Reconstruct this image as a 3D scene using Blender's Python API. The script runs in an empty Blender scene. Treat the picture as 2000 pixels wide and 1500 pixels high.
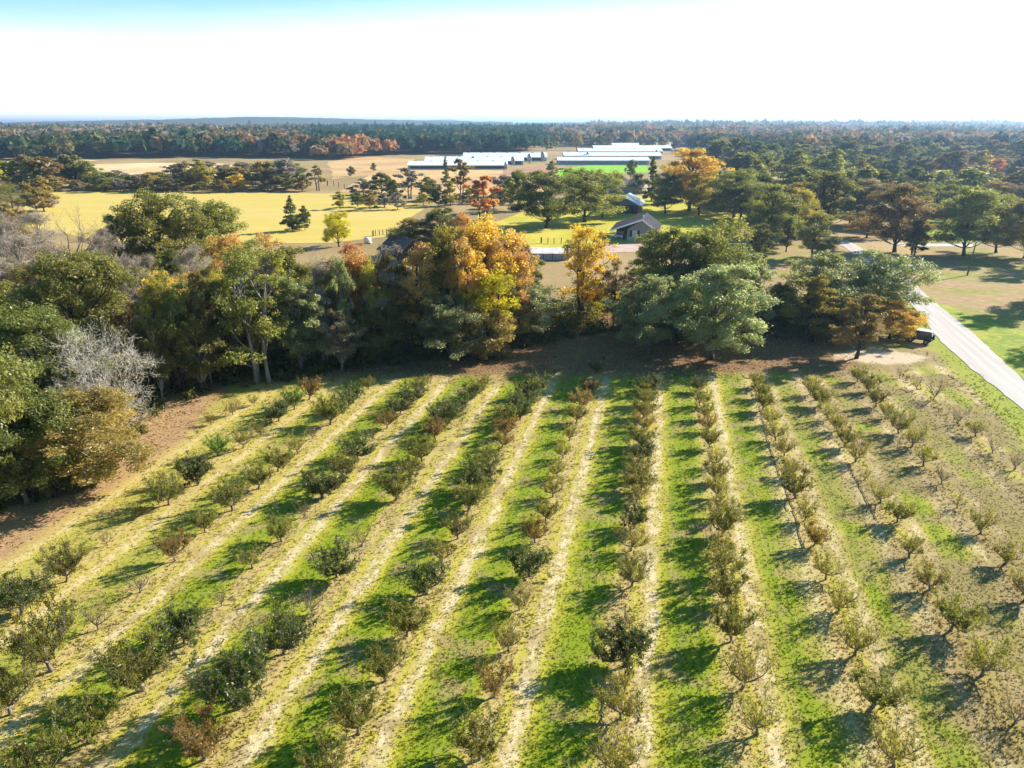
import bpy, math, random
import numpy as np
from mathutils import Vector, Matrix

# ------------------------------------------------------------------ camera, sky, sun, exposure
SC = bpy.context.scene
COL = SC.collection
EYE = 25.0                       # metres above the orchard floor
PITCH = math.radians(19.81)
FPX = 1413.0                     # focal length for a 2000 px wide frame
R = math.radians

cam = bpy.data.cameras.new('camera')
cam.sensor_width = 36.0
cam.lens = 36.0 * FPX / 2000.0
cam.clip_start = 0.5
cam.clip_end = 60000.0
cam_o = bpy.data.objects.new('camera', cam)
cam_o.location = (0, 0, EYE)
cam_o.rotation_euler = (R(90) - PITCH, 0, 0)
COL.objects.link(cam_o)
SC.camera = cam_o

SUN_AZ, SUN_EL = R(60), R(26)    # azimuth to the right of the view direction
SUN_DIR = Vector((math.sin(SUN_AZ) * math.cos(SUN_EL), math.cos(SUN_AZ) * math.cos(SUN_EL), math.sin(SUN_EL)))

W = bpy.data.worlds.new('World')
SC.world = W
W.use_nodes = True
wt = W.node_tree
bg = wt.nodes['Background']
sky = wt.nodes.new('ShaderNodeTexSky')
sky.sky_type = 'NISHITA'
sky.sun_disc = False
sky.sun_elevation = SUN_EL
sky.sun_rotation = SUN_AZ
sky.altitude = 100
sky.air_density = 1.0
sky.dust_density = 0.6
sky.ozone_density = 1.0
bg.inputs[1].default_value = 0.07
# thin bright high cloud low over the horizon, reaching higher towards the sun
def _wn(ty, **kw):
    n_ = wt.nodes.new(ty)
    for a_, b_ in kw.items(): setattr(n_, a_, b_)
    return n_
def _wm(op, a, b=0.0):
    n_ = _wn('ShaderNodeMath', operation=op)
    for i_, v_ in enumerate((a, b)):
        if hasattr(v_, 'is_output'): wt.links.new(v_, n_.inputs[i_])
        else: n_.inputs[i_].default_value = v_
    return n_.outputs[0]
_tc = _wn('ShaderNodeTexCoord'); _sx = _wn('ShaderNodeSeparateXYZ'); wt.links.new(_tc.outputs['Generated'], _sx.inputs[0])
_toward = _wm('ADD', _wm('MULTIPLY', _sx.outputs[0], math.sin(SUN_AZ)), _wm('MULTIPLY', _sx.outputs[1], math.cos(SUN_AZ)))
_mp = _wn('ShaderNodeMapping'); _mp.inputs['Scale'].default_value = (1, 1, 5); wt.links.new(_tc.outputs['Generated'], _mp.inputs[0])
_nz = _wn('ShaderNodeTexNoise'); _nz.inputs['Scale'].default_value = 3.0; _nz.inputs['Detail'].default_value = 4; wt.links.new(_mp.outputs[0], _nz.inputs['Vector'])
_edge = _wm('ADD', _wm('ADD', .066, _wm('MULTIPLY', _toward, .062)), _wm('MULTIPLY', _wm('SUBTRACT', _nz.outputs[0], .5), .035))
_f = _wn('ShaderNodeMapRange', interpolation_type='SMOOTHSTEP'); wt.links.new(_wm('SUBTRACT', _sx.outputs[2], _edge), _f.inputs[0])
_f.inputs[1].default_value = .085; _f.inputs[2].default_value = -.02
_mx = _wn('ShaderNodeMix', data_type='RGBA'); wt.links.new(_f.outputs[0], _mx.inputs[0])
_sk = _wn('ShaderNodeMix', data_type='RGBA', blend_type='MULTIPLY'); _sk.inputs[0].default_value = 1.0; wt.links.new(sky.outputs[0], _sk.inputs[6]); _sk.inputs[7].default_value = (.44, .90, 1.05, 1); wt.links.new(_sk.outputs[2], _mx.inputs[6]); _mx.inputs[7].default_value = (7.6, 7.5, 7.3, 1)
wt.links.new(_mx.outputs[2], bg.inputs[0])

sun = bpy.data.lights.new('sun', 'SUN')
sun.energy = 5.0
sun.angle = R(0.5)
sun.color = (1.0, 0.92, 0.80)
sun_o = bpy.data.objects.new('sun', sun)
sun_o.rotation_euler = SUN_DIR.to_track_quat('Z', 'Y').to_euler()
sun_o.location = (60, 40, 60)
COL.objects.link(sun_o)

SC.view_settings.view_transform = 'Standard'
SC.view_settings.look = 'None'
SC.view_settings.exposure = 1.45
SC.view_settings.gamma = 1.0
SC.cycles.max_bounces = 6
SC.cycles.diffuse_bounces = 3
SC.cycles.glossy_bounces = 2
SC.cycles.transmission_bounces = 4
SC.cycles.volume_bounces = 1
SC.cycles.transparent_max_bounces = 8
SC.cycles.use_adaptive_sampling = True
SC.cycles.adaptive_threshold = 0.02

# ------------------------------------------------------------------ helpers
def gp(px, py, z=0.0):
    """ground point seen at a position of the 2000x1500 photograph"""
    u = (px - 1000) / FPX; v = (py - 750) / FPX
    y = math.cos(PITCH) - v * math.sin(PITCH)
    d = math.sin(PITCH) + v * math.cos(PITCH)
    s = (EYE - z) / d
    return (u * s, y * s)

def height_at(Y, py):
    v = (py - 750) / FPX
    return EYE - (math.sin(PITCH) + v * math.cos(PITCH)) * Y / (math.cos(PITCH) - v * math.sin(PITCH))

def width_at(px_w, Y, py):
    v = (py - 750) / FPX
    return px_w / FPX * Y / (math.cos(PITCH) - v * math.sin(PITCH))

def put(o, parent=None):
    COL.objects.link(o)
    if parent is not None:
        o.parent = parent
    return o

def mesh_np(name, V, faces, mat=None, smooth=False, tint=None):
    """V (n,3); faces: list of (k,m) int arrays, each with m-gons"""
    me = bpy.data.meshes.new(name)
    V = np.asarray(V, dtype=np.float32)
    if not isinstance(faces, list):
        faces = [faces]
    faces = [np.asarray(f, dtype=np.int32) for f in faces if len(f)]
    idx = np.concatenate([f.ravel() for f in faces])
    tot = np.concatenate([np.full(len(f), f.shape[1], dtype=np.int32) for f in faces])
    start = np.concatenate([[0], np.cumsum(tot)[:-1]]).astype(np.int32)
    me.vertices.add(len(V)); me.vertices.foreach_set('co', V.ravel())
    me.loops.add(len(idx)); me.loops.foreach_set('vertex_index', idx)
    me.polygons.add(len(tot)); me.polygons.foreach_set('loop_start', start)
    try:
        me.polygons.foreach_set('loop_total', tot)
    except Exception:
        pass
    me.update(calc_edges=True)
    me.validate()
    if smooth:
        me.polygons.foreach_set('use_smooth', np.ones(len(tot), dtype=bool))
    if tint is not None:
        tint = np.asarray(tint, dtype=np.float32)
        if tint.ndim == 1:
            a = me.attributes.new('tint', 'FLOAT', 'POINT')
            a.data.foreach_set('value', tint)
        else:
            a = me.attributes.new('tint', 'FLOAT_COLOR', 'POINT')
            a.data.foreach_set('color', tint.ravel())
    if mat is not None:
        me.materials.append(mat)
    return me

class MB:
    """collects boxes, prisms, tubes into ONE mesh"""
    def __init__(s):
        s.v = []; s.f = []
    def add(s, vs, fs):
        b = len(s.v)
        s.v += [tuple(p) for p in vs]
        s.f += [tuple(b + i for i in f) for f in fs]
        return s
    def box(s, c, d, rz=0.0, bevel=0.0):
        x, y, z = d[0] / 2, d[1] / 2, d[2] / 2
        cr, sr = math.cos(rz), math.sin(rz)
        if bevel <= 0:
            P = [(-x, -y, -z), (x, -y, -z), (x, y, -z), (-x, y, -z), (-x, -y, z), (x, -y, z), (x, y, z), (-x, y, z)]
            Fc = [(0, 3, 2, 1), (4, 5, 6, 7), (0, 1, 5, 4), (1, 2, 6, 5), (2, 3, 7, 6), (3, 0, 4, 7)]
        else:
            b = min(bevel, x * .9, y * .9, z * .9)
            ring = lambda X, Y, Z: [(-X, -Y, Z), (X, -Y, Z), (X, Y, Z), (-X, Y, Z)]
            P = ring(x - b, y - b, -z) + ring(x, y, -z + b) + ring(x, y, z - b) + ring(x - b, y - b, z)
            Fc = [(3, 2, 1, 0), (12, 13, 14, 15)]
            for k in range(3):
                for i in range(4):
                    j = (i + 1) % 4
                    Fc.append((4 * k + i, 4 * k + j, 4 * k + 4 + j, 4 * k + 4 + i))
        s.add([(c[0] + px * cr - py * sr, c[1] + px * sr + py * cr, c[2] + pz) for px, py, pz in P], Fc)
        return s
    def prism(s, poly, axis_from, axis_to):
        """poly: 2-D points (a,z); extruded along local y from axis_from to axis_to"""
        n = len(poly)
        vs = [(a, axis_from, z) for a, z in poly] + [(a, axis_to, z) for a, z in poly]
        fs = [tuple(range(n)), tuple(range(2 * n - 1, n - 1, -1))]
        for i in range(n):
            j = (i + 1) % n
            fs.append((i, i + n, j + n, j))
        s.add(vs, fs)
        return s
    def tube(s, pts, rad, sides=8, cap=True):
        pts = [Vector(p) for p in pts]
        if not hasattr(rad, '__len__'):
            rad = [rad] * len(pts)
        vs = []; fs = []
        for i, p in enumerate(pts):
            d = (pts[min(i + 1, len(pts) - 1)] - pts[max(i - 1, 0)]).normalized()
            a = d.cross(Vector((0.31, 0.87, 0.38)))
            if a.length < 1e-3:
                a = d.cross(Vector((1, 0, 0)))
            a.normalize(); b = d.cross(a)
            for k in range(sides):
                t = 2 * math.pi * k / sides
                vs.append(p + (a * math.cos(t) + b * math.sin(t)) * rad[i])
        for i in range(len(pts) - 1):
            for k in range(sides):
                q = (k + 1) % sides
                fs.append((i * sides + k, i * sides + q, (i + 1) * sides + q, (i + 1) * sides + k))
        if cap:
            fs.append(tuple(range(sides - 1, -1, -1)))
            fs.append(tuple((len(pts) - 1) * sides + k for k in range(sides)))
        s.add(vs, fs)
        return s
    def build(s, name, mat, parent=None, smooth=False, loc=None, rz=None, slots=None):
        me = bpy.data.meshes.new(name)
        me.from_pydata(s.v, [], s.f)
        me.update()
        if smooth:
            for p in me.polygons: p.use_smooth = True
        if mat is not None: me.materials.append(mat)
        o = bpy.data.objects.new(name, me)
        if loc is not None: o.location = loc
        if rz is not None: o.rotation_euler = (0, 0, rz)
        return put(o, parent)

def tag(o, label, cat, group=None, kind=None):
    if label: o['label'] = label
    if cat: o['category'] = cat
    if group: o['group'] = group
    if kind: o['kind'] = kind
    return o

def empty(name, loc, rz=0.0):
    o = bpy.data.objects.new(name, None)
    o.empty_display_size = 0.5
    o.location = loc; o.rotation_euler = (0, 0, rz)
    return put(o)

ORD = ['zeroth', 'first', 'second', 'third', 'fourth', 'fifth', 'sixth', 'seventh', 'eighth', 'ninth', 'tenth', 'eleventh', 'twelfth', 'thirteenth', 'fourteenth',
       'fifteenth', 'sixteenth', 'seventeenth', 'eighteenth', 'nineteenth', 'twentieth'] + ['twenty-' + w for w in 'first second third fourth fifth sixth seventh eighth ninth'.split()] + ['thirtieth']

# ------------------------------------------------------------------ material tools
class NT:
    def __init__(s, mat):
        s.t = mat.node_tree; s.n = s.t.nodes; s.l = s.t.links
    def new(s, ty, **kw):
        nd = s.n.new(ty)
        for k, v in kw.items(): setattr(nd, k, v)
        return nd
    def put(s, sock, v):
        if hasattr(v, 'is_output'): s.l.new(v, sock)
        elif isinstance(v, (tuple, list)) and len(v) == 3 and sock.type == 'RGBA': sock.default_value = (*v, 1)
        else: sock.default_value = v
    def math(s, op, a, b=0.0, c=None, clamp=False):
        nd = s.new('ShaderNodeMath', operation=op, use_clamp=clamp)
        s.put(nd.inputs[0], a); s.put(nd.inputs[1], b)
        if c is not None: s.put(nd.inputs[2], c)
        return nd.outputs[0]
    def smooth(s, x, a, b):
        nd = s.new('ShaderNodeMapRange', interpolation_type='SMOOTHSTEP')
        s.put(nd.inputs[0], x); nd.inputs[1].default_value = a; nd.inputs[2].default_value = b
        return nd.outputs[0]
    def mix(s, f, a, b, mode='MIX'):
        nd = s.new('ShaderNodeMix', data_type='RGBA', blend_type=mode)
        s.put(nd.inputs[0], f); s.put(nd.inputs[6], a); s.put(nd.inputs[7], b)
        return nd.outputs[2]
    def noise(s, vec, scale, detail=3.0, rough=0.55, dist=0.0):
        nd = s.new('ShaderNodeTexNoise')
        if vec is not None: s.l.new(vec, nd.inputs['Vector'])
        nd.inputs['Scale'].default_value = scale; nd.inputs['Detail'].default_value = detail
        nd.inputs['Roughness'].default_value = rough; nd.inputs['Distortion'].default_value = dist
        return nd.outputs[0]
    def ramp(s, f, stops, interp='LINEAR'):
        nd = s.new('ShaderNodeValToRGB')
        cr = nd.color_ramp; cr.interpolation = interp
        while len(cr.elements) < len(stops): cr.elements.new(0.5)
        for e, (p, c) in zip(cr.elements, stops):
            e.position = p; e.color = (*c, 1)
        s.put(nd.inputs[0], f)
        return nd.outputs[0]
    def pos(s):
        return s.new('ShaderNodeNewGeometry').outputs['Position']
    def xyz(s, v):
        nd = s.new('ShaderNodeSeparateXYZ'); s.l.new(v, nd.inputs[0]); return nd.outputs
    def comb(s, x, y, z=0.0):
        nd = s.new('ShaderNodeCombineXYZ')
        s.put(nd.inputs[0], x); s.put(nd.inputs[1], y); s.put(nd.inputs[2], z)
        return nd.outputs[0]

def new_mat(name):
    m = bpy.data.materials.new(name); m.use_nodes = True
    return m

def plain(name, col, rough=0.7, metal=0.0, var=0.0, scale=2.0, spec=0.3, col2=None, bump=0.0, stretch=None):
    m = new_mat(name); k = NT(m); b = k.n['Principled BSDF']
    b.inputs['Roughness'].default_value = rough; b.inputs['Metallic'].default_value = metal
    b.inputs['Specular IOR Level'].default_value = spec
    c = col
    if var > 0 or col2:
        co = k.new('ShaderNodeTexCoord').outputs['Object']
        if stretch:
            mp = k.new('ShaderNodeMapping'); mp.inputs['Scale'].default_value = stretch
            k.l.new(co, mp.inputs[0]); co = mp.outputs[0]
        n = k.noise(co, scale, 5, 0.6)
        c2 = col2 or tuple(x * (1 - var) for x in col)
        f = k.smooth(n, 0.35, 0.68)
        c = k.mix(f, col, c2)
        if bump:
            bp = k.new('ShaderNodeBump'); bp.inputs['Strength'].default_value = bump; bp.inputs['Distance'].default_value = 0.05
            k.l.new(n, bp.inputs['Height']); k.l.new(bp.outputs[0], b.inputs['Normal'])
    k.put(b.inputs['Base Color'], c)
    return m

def leafy(name, ca, cb, trans=0.35, gloss=0.06, cc=None, rough=0.45):
    """leaf material: per-leaf tint between two or three leaf colours, a little different on every tree"""
    m = new_mat(name); k = NT(m); out = k.n['Material Output']
    k.n.remove(k.n['Principled BSDF'])
    t = k.new('ShaderNodeAttribute', attribute_name='tint').outputs['Fac']
    stops = [(0.0, ca), (1.0, cb)] if cc is None else [(0.0, ca), (0.55, cb), (1.0, cc)]
    c = k.ramp(t, stops)
    hsv = k.new('ShaderNodeHueSaturation')
    rnd = k.new('ShaderNodeObjectInfo').outputs['Random']
    k.put(hsv.inputs['Hue'], k.math('MULTIPLY_ADD', rnd, 0.024, 0.488))
    k.put(hsv.inputs['Saturation'], 1.06)
    k.put(hsv.inputs['Value'], k.math('MULTIPLY_ADD', rnd, 0.34, 0.83))
    k.put(hsv.inputs['Color'], c)
    c = hsv.outputs[0]
    d = k.new('ShaderNodeBsdfDiffuse'); k.put(d.inputs[0], c)
    ct = k.mix(1.0, c, (1.42, 1.40, .85), 'MULTIPLY')
    tr = k.new('ShaderNodeBsdfTranslucent'); k.put(tr.inputs[0], ct)
    mx = k.new('ShaderNodeMixShader'); mx.inputs[0].default_value = min(.65, trans + .12)
    k.l.new(d.outputs[0], mx.inputs[1]); k.l.new(tr.outputs[0], mx.inputs[2])
    g = k.new('ShaderNodeBsdfGlossy'); g.inputs['Roughness'].default_value = rough
    g.inputs[0].default_value = (1, 1, 1, 1)
    m2 = k.new('ShaderNodeMixShader'); m2.inputs[0].default_value = gloss
    k.l.new(mx.outputs[0], m2.inputs[1]); k.l.new(g.outputs[0], m2.inputs[2])
    k.l.new(m2.outputs[0], out.inputs[0])
    return m

LEAF = {
    'OG': leafy('leaves_olive_green', (.135, .148, .040), (.30, .29, .095), .48, .02),
    'DG': leafy('leaves_dark_green', (.080, .098, .030), (.20, .205, .062), .42, .02),
    'SG': leafy('leaves_silvery_green', (.15, .17, .070), (.36, .38, .20), .45, .04),
    'YO': leafy('leaves_yellow_orange', (.72, .55, .085), (.62, .43, .11), .48, .02, (.36, .34, .08)),
    'YE': leafy('leaves_yellow', (.62, .48, .04), (.42, .37, .04), .45, .02, (.18, .20, .04)),
    'OP': leafy('leaves_orange_pink', (.64, .38, .20), (.52, .32, .14), .46, .02, (.30, .28, .09)),
    'RD': leafy('leaves_red', (.48, .19, .13), (.48, .26, .12), .38, .02),
    'RB': leafy('leaves_russet_brown', (.36, .25, .11), (.23, .18, .07), .42, .02, (.50, .36, .17)),
    'MX': leafy('leaves_green_and_gold', (.18, .18, .045), (.36, .32, .08), .45, .02, (.52, .35, .05)),
    'GB': leafy('twigs_grey', (.34, .29, .26), (.24, .20, .17), .15, .01),
    'WB': leafy('twigs_pale', (.60, .55, .50), (.48, .43, .38), .05, .01),
    'BR': leafy('twigs_brown', (.24, .19, .13), (.30, .23, .14), .20, .01),
    'PG': leafy('leaves_fruit_green', (.050, .070, .016), (.125, .14, .030), .40, .03),
    'PM': leafy('leaves_fruit_bronze_green', (.080, .095, .018), (.18, .18, .038), .42, .02, (.23, .17, .045)),
    'PS': leafy('leaves_fruit_olive', (.14, .15, .028), (.25, .225, .05), .42, .02, (.30, .23, .06)),
    'PR': leafy('leaves_fruit_red', (.19, .125, .05), (.24, .15, .05), .42, .02, (.16, .15, .035)),
    'PB': leafy('leaves_fruit_bright', (.10, .17, .03), (.20, .28, .04), .45, .03),
}
BARK = {
    'grey': plain('bark_grey', (.16, .135, .11), .9, var=.55, scale=3, stretch=(1, 1, .25)),
    'dark': plain('bark_dark', (.055, .045, .038), .9, var=.4, scale=3, stretch=(1, 1, .25)),
    'pale': plain('bark_pale', (.27, .24, .205), .85, var=.45, scale=2, stretch=(1, 1, .3)),
    'fruit': plain('bark_fruit', (.20, .155, .125), .85, var=.45, scale=6),
}

# ------------------------------------------------------------------ orchard ground colours (shared by the soil and the grass)
ROW_A = math.radians(11.845)
SA, CA = math.sin(ROW_A), math.cos(ROW_A)
ROW_P, ROW_0 = 5.4, -0.6
# near stretch of the road (its left edge), used for the verge
ra, rb = Vector(gp(2000, 801)), Vector(gp(1790, 607))
rd = (rb - ra).normalized()
RN = Vector((rd.y, -rd.x))       # to the right of the road direction
def road_dist_xy(x, y):
    return (x - ra.x) * RN.x + (y - ra.y) * RN.y

def orchard_colour(k, p, blade=False):
    X, Y, _ = k.xyz(p)
    p2 = k.comb(X, Y, 0.0)
    u = k.math('SUBTRACT', k.math('MULTIPLY', X, CA), k.math('MULTIPLY', Y, SA))
    v = k.math('ADD', k.math('MULTIPLY', X, SA), k.math('MULTIPLY', Y, CA))
    n_big = k.noise(p2, 0.09, 3)
    n_mid = k.noise(p2, 0.45, 4, 0.6)
    n_row = k.noise(k.comb(k.math('MULTIPLY', u, 3.0), k.math('MULTIPLY', v, .35), 0), 1.0, 4, .6)
    n_fine = k.noise(p2, 5.0, 3, 0.7)
    n_vf = k.noise(p2, 17.0, 2, 0.6)
    uc = k.math('SUBTRACT', u, k.math('MULTIPLY', k.math('MULTIPLY', k.math('SUBTRACT', 60.0, v), .001), k.math('MAXIMUM', u, 0.0)))
    uj = k.math('ADD', uc, k.math('MULTIPLY', k.math('SUBTRACT', n_mid, .5), 1.7))
    uj = k.math('ADD', uj, k.math('MULTIPLY', k.math('SUBTRACT', n_fine, .5), 1.1))
    ph = k.math('FRACT', k.math('ADD', k.math('MULTIPLY', k.math('SUBTRACT', uj, ROW_0), 1 / ROW_P), 20.0))
    straw = (.40, .31, .12); pale = (.54, .44, .26); green = (.175, .225, .012); green2 = (.27, .275, .022); yell = (.38, .34, .045)
    c = k.ramp(ph, [(0.0, straw), (.07, yell), (.13, straw), (.16, pale), (.235, pale), (.29, yell), (.36, green2), (.44, green), (.72, green), (.80, green2), (.90, straw), (1.0, straw)])
    # the rows on the right are drier, with wider straw strips
    cr = k.ramp(ph, [(0.0, straw), (.08, yell), (.18, straw), (.26, pale), (.33, straw), (.38, green2), (.48, green), (.64, green2), (.74, straw), (.84, pale), (.92, straw), (1.0, straw)])
    fr = k.smooth(k.math('ADD', u, k.math('MULTIPLY', n_big, 14.0)), 9.0, 25.0)
    c = k.mix(fr, c, cr)
    c = k.mix(k.math('MULTIPLY', k.smooth(k.noise(k.comb(k.math('MULTIPLY', u, 2.2), k.math('MULTIPLY', v, .16), 3.7), 1.0, 4, .62), .52, .68), .60), c, k.mix(n_fine, straw, green2))
    n_pt = k.noise(p2, 1.3, 4, .65)
    ontrack = k.math('MULTIPLY', k.smooth(ph, .10, .15), k.smooth(ph, .29, .24))
    c = k.mix(k.math('MULTIPLY', ontrack, k.math('MULTIPLY', k.smooth(n_pt, .46, .60), .8)), c, k.mix(n_vf, (.30, .22, .09), yell))
    # dormant brownish patches in the grass lanes, greener patches in the straw
    dormant = k.mix(n_vf, (.24, .18, .07), (.36, .26, .12))
    c = k.mix(k.math('MULTIPLY', k.smooth(n_mid, .50, .66), .75), c, dormant)
    c = k.mix(k.math('MULTIPLY', k.smooth(n_row, .55, .72), .55), c, green2)
    olive = (.20, .16, .055)
    fo = k.math('MULTIPLY', k.smooth(u, 8.0, 19.0), k.smooth(k.noise(p2, .16, 3), .36, .54))
    c = k.mix(k.math('MULTIPLY', fo, .82), c, k.mix(n_fine, (.15, .115, .045), (.30, .22, .10)))
    # yellow grass on the left
    fl = k.math('MULTIPLY', k.smooth(u, -22.0, -36.0), .55)
    c = k.mix(fl, c, k.mix(n_mid, (.40, .34, .07), (.46, .33, .12)))
    crumb = k.math('MULTIPLY', k.smooth(k.noise(p2, 9.0, 2, .5),   .57, .70), .26)
    c = k.mix(crumb, c, (.16, .11, .045))
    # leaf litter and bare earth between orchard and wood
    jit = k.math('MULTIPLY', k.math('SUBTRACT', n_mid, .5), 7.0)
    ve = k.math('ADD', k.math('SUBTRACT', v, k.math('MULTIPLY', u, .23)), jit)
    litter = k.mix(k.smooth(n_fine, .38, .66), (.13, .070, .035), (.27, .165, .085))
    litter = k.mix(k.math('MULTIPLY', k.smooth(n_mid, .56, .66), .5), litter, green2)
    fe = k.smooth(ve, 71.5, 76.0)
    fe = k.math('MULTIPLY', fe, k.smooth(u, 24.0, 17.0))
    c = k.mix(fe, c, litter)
    fl2 = k.smooth(k.math('ADD', k.math('ADD', u, k.math('MULTIPLY', k.math('MAXIMUM', k.math('SUBTRACT', v, 47.0), 0.0), .28)), k.math('MULTIPLY', jit, .35)), -37.2, -39.0)
    c = k.mix(fl2, c, k.mix(.5, litter, (.46, .30, .15)))
    # pale bare patch where the vehicles turn
    gx, gy = gp(1715, 697)
    dx = k.math('MULTIPLY', k.math('SUBTRACT', X, gx), .20); dy = k.math('MULTIPLY', k.math('SUBTRACT', Y, gy), .38)
    rr = k.math('ADD', k.math('MULTIPLY', dx, dx), k.math('MULTIPLY', dy, dy))
    fp = k.smooth(k.math('ADD', rr, k.math('MULTIPLY', k.math('SUBTRACT', n_mid, .5), 2.2)), 1.3, .6)
    c = k.mix(fp, c, k.mix(n_fine, (.36, .27, .17), (.58, .47, .34)))
    # green verge beside the road
    dist = k.math('ADD', k.math('MULTIPLY', k.math('SUBTRACT', X, ra.x), RN.x), k.math('MULTIPLY', k.math('SUBTRACT', Y, ra.y), RN.y))
    dist = k.math('ADD', dist, k.math('MULTIPLY', k.math('SUBTRACT', n_mid, .5), 1.4))
    fv = k.math('MULTIPLY', k.smooth(dist, -3.6, -2.2), k.smooth(k.math('ABSOLUTE', dist), 30, 20))
    c = k.mix(k.math('MULTIPLY', fv, .85), c, k.mix(n_fine, green, (.30, .32, .03)))
    # fine tonal break-up
    n_str = k.noise(k.comb(k.math('MULTIPLY', u, 8.0), k.math('MULTIPLY', v, .5), 0), 1.0, 3, .6)
    br = k.math('ADD', .36, k.math('ADD', k.math('MULTIPLY', n_fine, .50), k.math('ADD', k.math('MULTIPLY', n_vf, .30), k.math('MULTIPLY', n_str, .50))))
    c = k.mix(1.0, c, k.comb(br, br, br), 'MULTIPLY')
    return c, n_fine, n_vf

def ground_mat(name, blade=False):
    m = new_mat(name); k = NT(m); b = k.n['Principled BSDF']
    p = k.pos()
    c, nf, nv = orchard_colour(k, p)
    if not blade:
        k.l.new(c, b.inputs['Base Color'])
        b.inputs['Roughness'].default_value = .95; b.inputs['Specular IOR Level'].default_value = .1
        h = k.math('ADD', k.math('MULTIPLY', nf, .7), k.math('MULTIPLY', nv, .45))
        bp = k.new('ShaderNodeBump'); bp.inputs['Strength'].default_value = .45; bp.inputs['Distance'].default_value = .09
        k.l.new(h, bp.inputs['Height']); k.l.new(bp.outputs[0], b.inputs['Normal'])
    else:
        out = k.n['Material Output']; k.n.remove(b)
        t = k.new('ShaderNodeAttribute', attribute_name='tint').outputs['Fac']
        br = k.math('MULTIPLY_ADD', t, .7, .70)
        c = k.mix(1.0, c, k.comb(br, br, br), 'MULTIPLY')
        d = k.new('ShaderNodeBsdfDiffuse'); k.put(d.inputs[0], c)
        tr = k.new('ShaderNodeBsdfTranslucent'); k.put(tr.inputs[0], c)
        mx = k.new('ShaderNodeMixShader'); mx.inputs[0].default_value = .45
        k.l.new(d.outputs[0], mx.inputs[1]); k.l.new(tr.outputs[0], mx.inputs[2])
        k.l.new(mx.outputs[0], out.inputs[0])
    return m

M_ORCH = ground_mat('orchard_soil_and_turf')
M_BLADE = ground_mat('orchard_grass_blades', True)

def field_mat(name, a, b_, scale=.15, c3=None, fine=1.2, stretch=(1, 1, 1), bump=.4):
    m = new_mat(name); k = NT(m); b = k.n['Principled BSDF']
    p = k.pos()
    mp = k.new('ShaderNodeMapping'); mp.inputs['Scale'].default_value = stretch
    k.l.new(p, mp.inputs[0])
    n1 = k.noise(mp.outputs[0], scale, 4, .6); n2 = k.noise(mp.outputs[0], fine, 4, .65)
    c = k.mix(k.smooth(n1, .38, .64), a, b_)
    if c3: c = k.mix(k.math('MULTIPLY', k.smooth(n2, .5, .7), .7), c, c3)
    br = k.math('MULTIPLY_ADD', n2, .7, .65)
    c = k.mix(1.0, c, k.comb(br, br, br), 'MULTIPLY')
    k.l.new(c, b.inputs['Base Color'])
    b.inputs['Roughness'].default_value = .95; b.inputs['Specular IOR Level'].default_value = .1
    bp = k.new('ShaderNodeBump'); bp.inputs['Strength'].default_value = bump; bp.inputs['Distance'].default_value = .2
    k.l.new(n2, bp.inputs['Height']); k.l.new(bp.outputs[0], b.inputs['Normal'])
    return m

# ------------------------------------------------------------------ the setting
def sheet(name, pts, z, mat, jitter=0.0, seed=0, step=None):
    rng = random.Random(seed)
    out = []
    n = len(pts)
    for i in range(n):
        a = Vector(pts[i]); b = Vector(pts[(i + 1) % n])
        L = (b - a).length
        m = max(1, int(L / step)) if step else 1
        nn = Vector((-(b - a).y, (b - a).x)).normalized() if L > 0 else Vector((0, 0))
        for j in range(m):
            q = a.lerp(b, j / m)
            if jitter: q = q + nn * rng.uniform(-jitter, jitter)
            out.append((q.x, q.y, z))
    me = bpy.data.meshes.new(name)
    me.from_pydata(out, [], [tuple(range(len(out)))])
    me.update()
    if me.polygons[0].normal.z < 0: me.flip_normals()
    me.materials.append(mat)
    o = bpy.data.objects.new(name, me); put(o)
    o['kind'] = 'structure'
    return o

M_BASE = field_mat('dry_ground', (.26, .18, .085), (.36, .25, .12), .02, (.17, .17, .04), .5)
sheet('ground', [(-15000, -300), (15000, -300), (15000, 15000), (-15000, 15000)], -0.02, M_BASE)
sheet('orchard_floor', [(-70, 8), (75, 8), (100, 75), (75, 112), (20, 100), (-25, 86), (-75, 70)], -0.012, M_ORCH)
M_HAY = field_mat('cut_hay', (.49, .375, .085), (.52, .385, .12), .10, (.37, .30, .08), .9, (.10, 1.0, 1), .2)
P = lambda L: [gp(*q) for q in L]
sheet('hay_field', P([(60, 374), (250, 373), (700, 379), (770, 384), (830, 404), (800, 428), (760, 462), (640, 475), (420, 478), (200, 470), (40, 440)]), 0.02, M_HAY, .6, 1, 8)
M_LAWN = field_mat('lawn', (.38, .35, .03), (.48, .40, .06), .08, (.30, .26, .06), .8)
sheet('house_lawn', P([(1020, 415), (1130, 380), (1330, 384), (1480, 400), (1480, 440), (1320, 470), (1190, 480), (1020, 485), (950, 440)]), 0.015, M_LAWN, .5, 2, 6)
M_PAST = field_mat('pasture', (.52, .36, .16), (.44, .26, .12), .02, (.33, .18, .09), .12)
sheet('pasture', P([(660, 375), (740, 330), (790, 318), (1000, 332), (1110, 336), (1090, 372), (900, 385)]), 0.015, M_PAST, 1.0, 3, 15)
M_TAN = field_mat('stubble', (.62, .46, .25), (.50, .35, .18), .02, None, .15)
sheet('stubble_field', P([(150, 322), (280, 318), (420, 318), (480, 326), (420, 345), (200, 345)]), 0.03, M_TAN, 1.0, 4, 15)
sheet('stubble_field', P([(640, 316), (715, 306), (810, 311), (760, 338), (650, 350)]), 0.03, M_PAST, 1.0, 5, 15)
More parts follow.
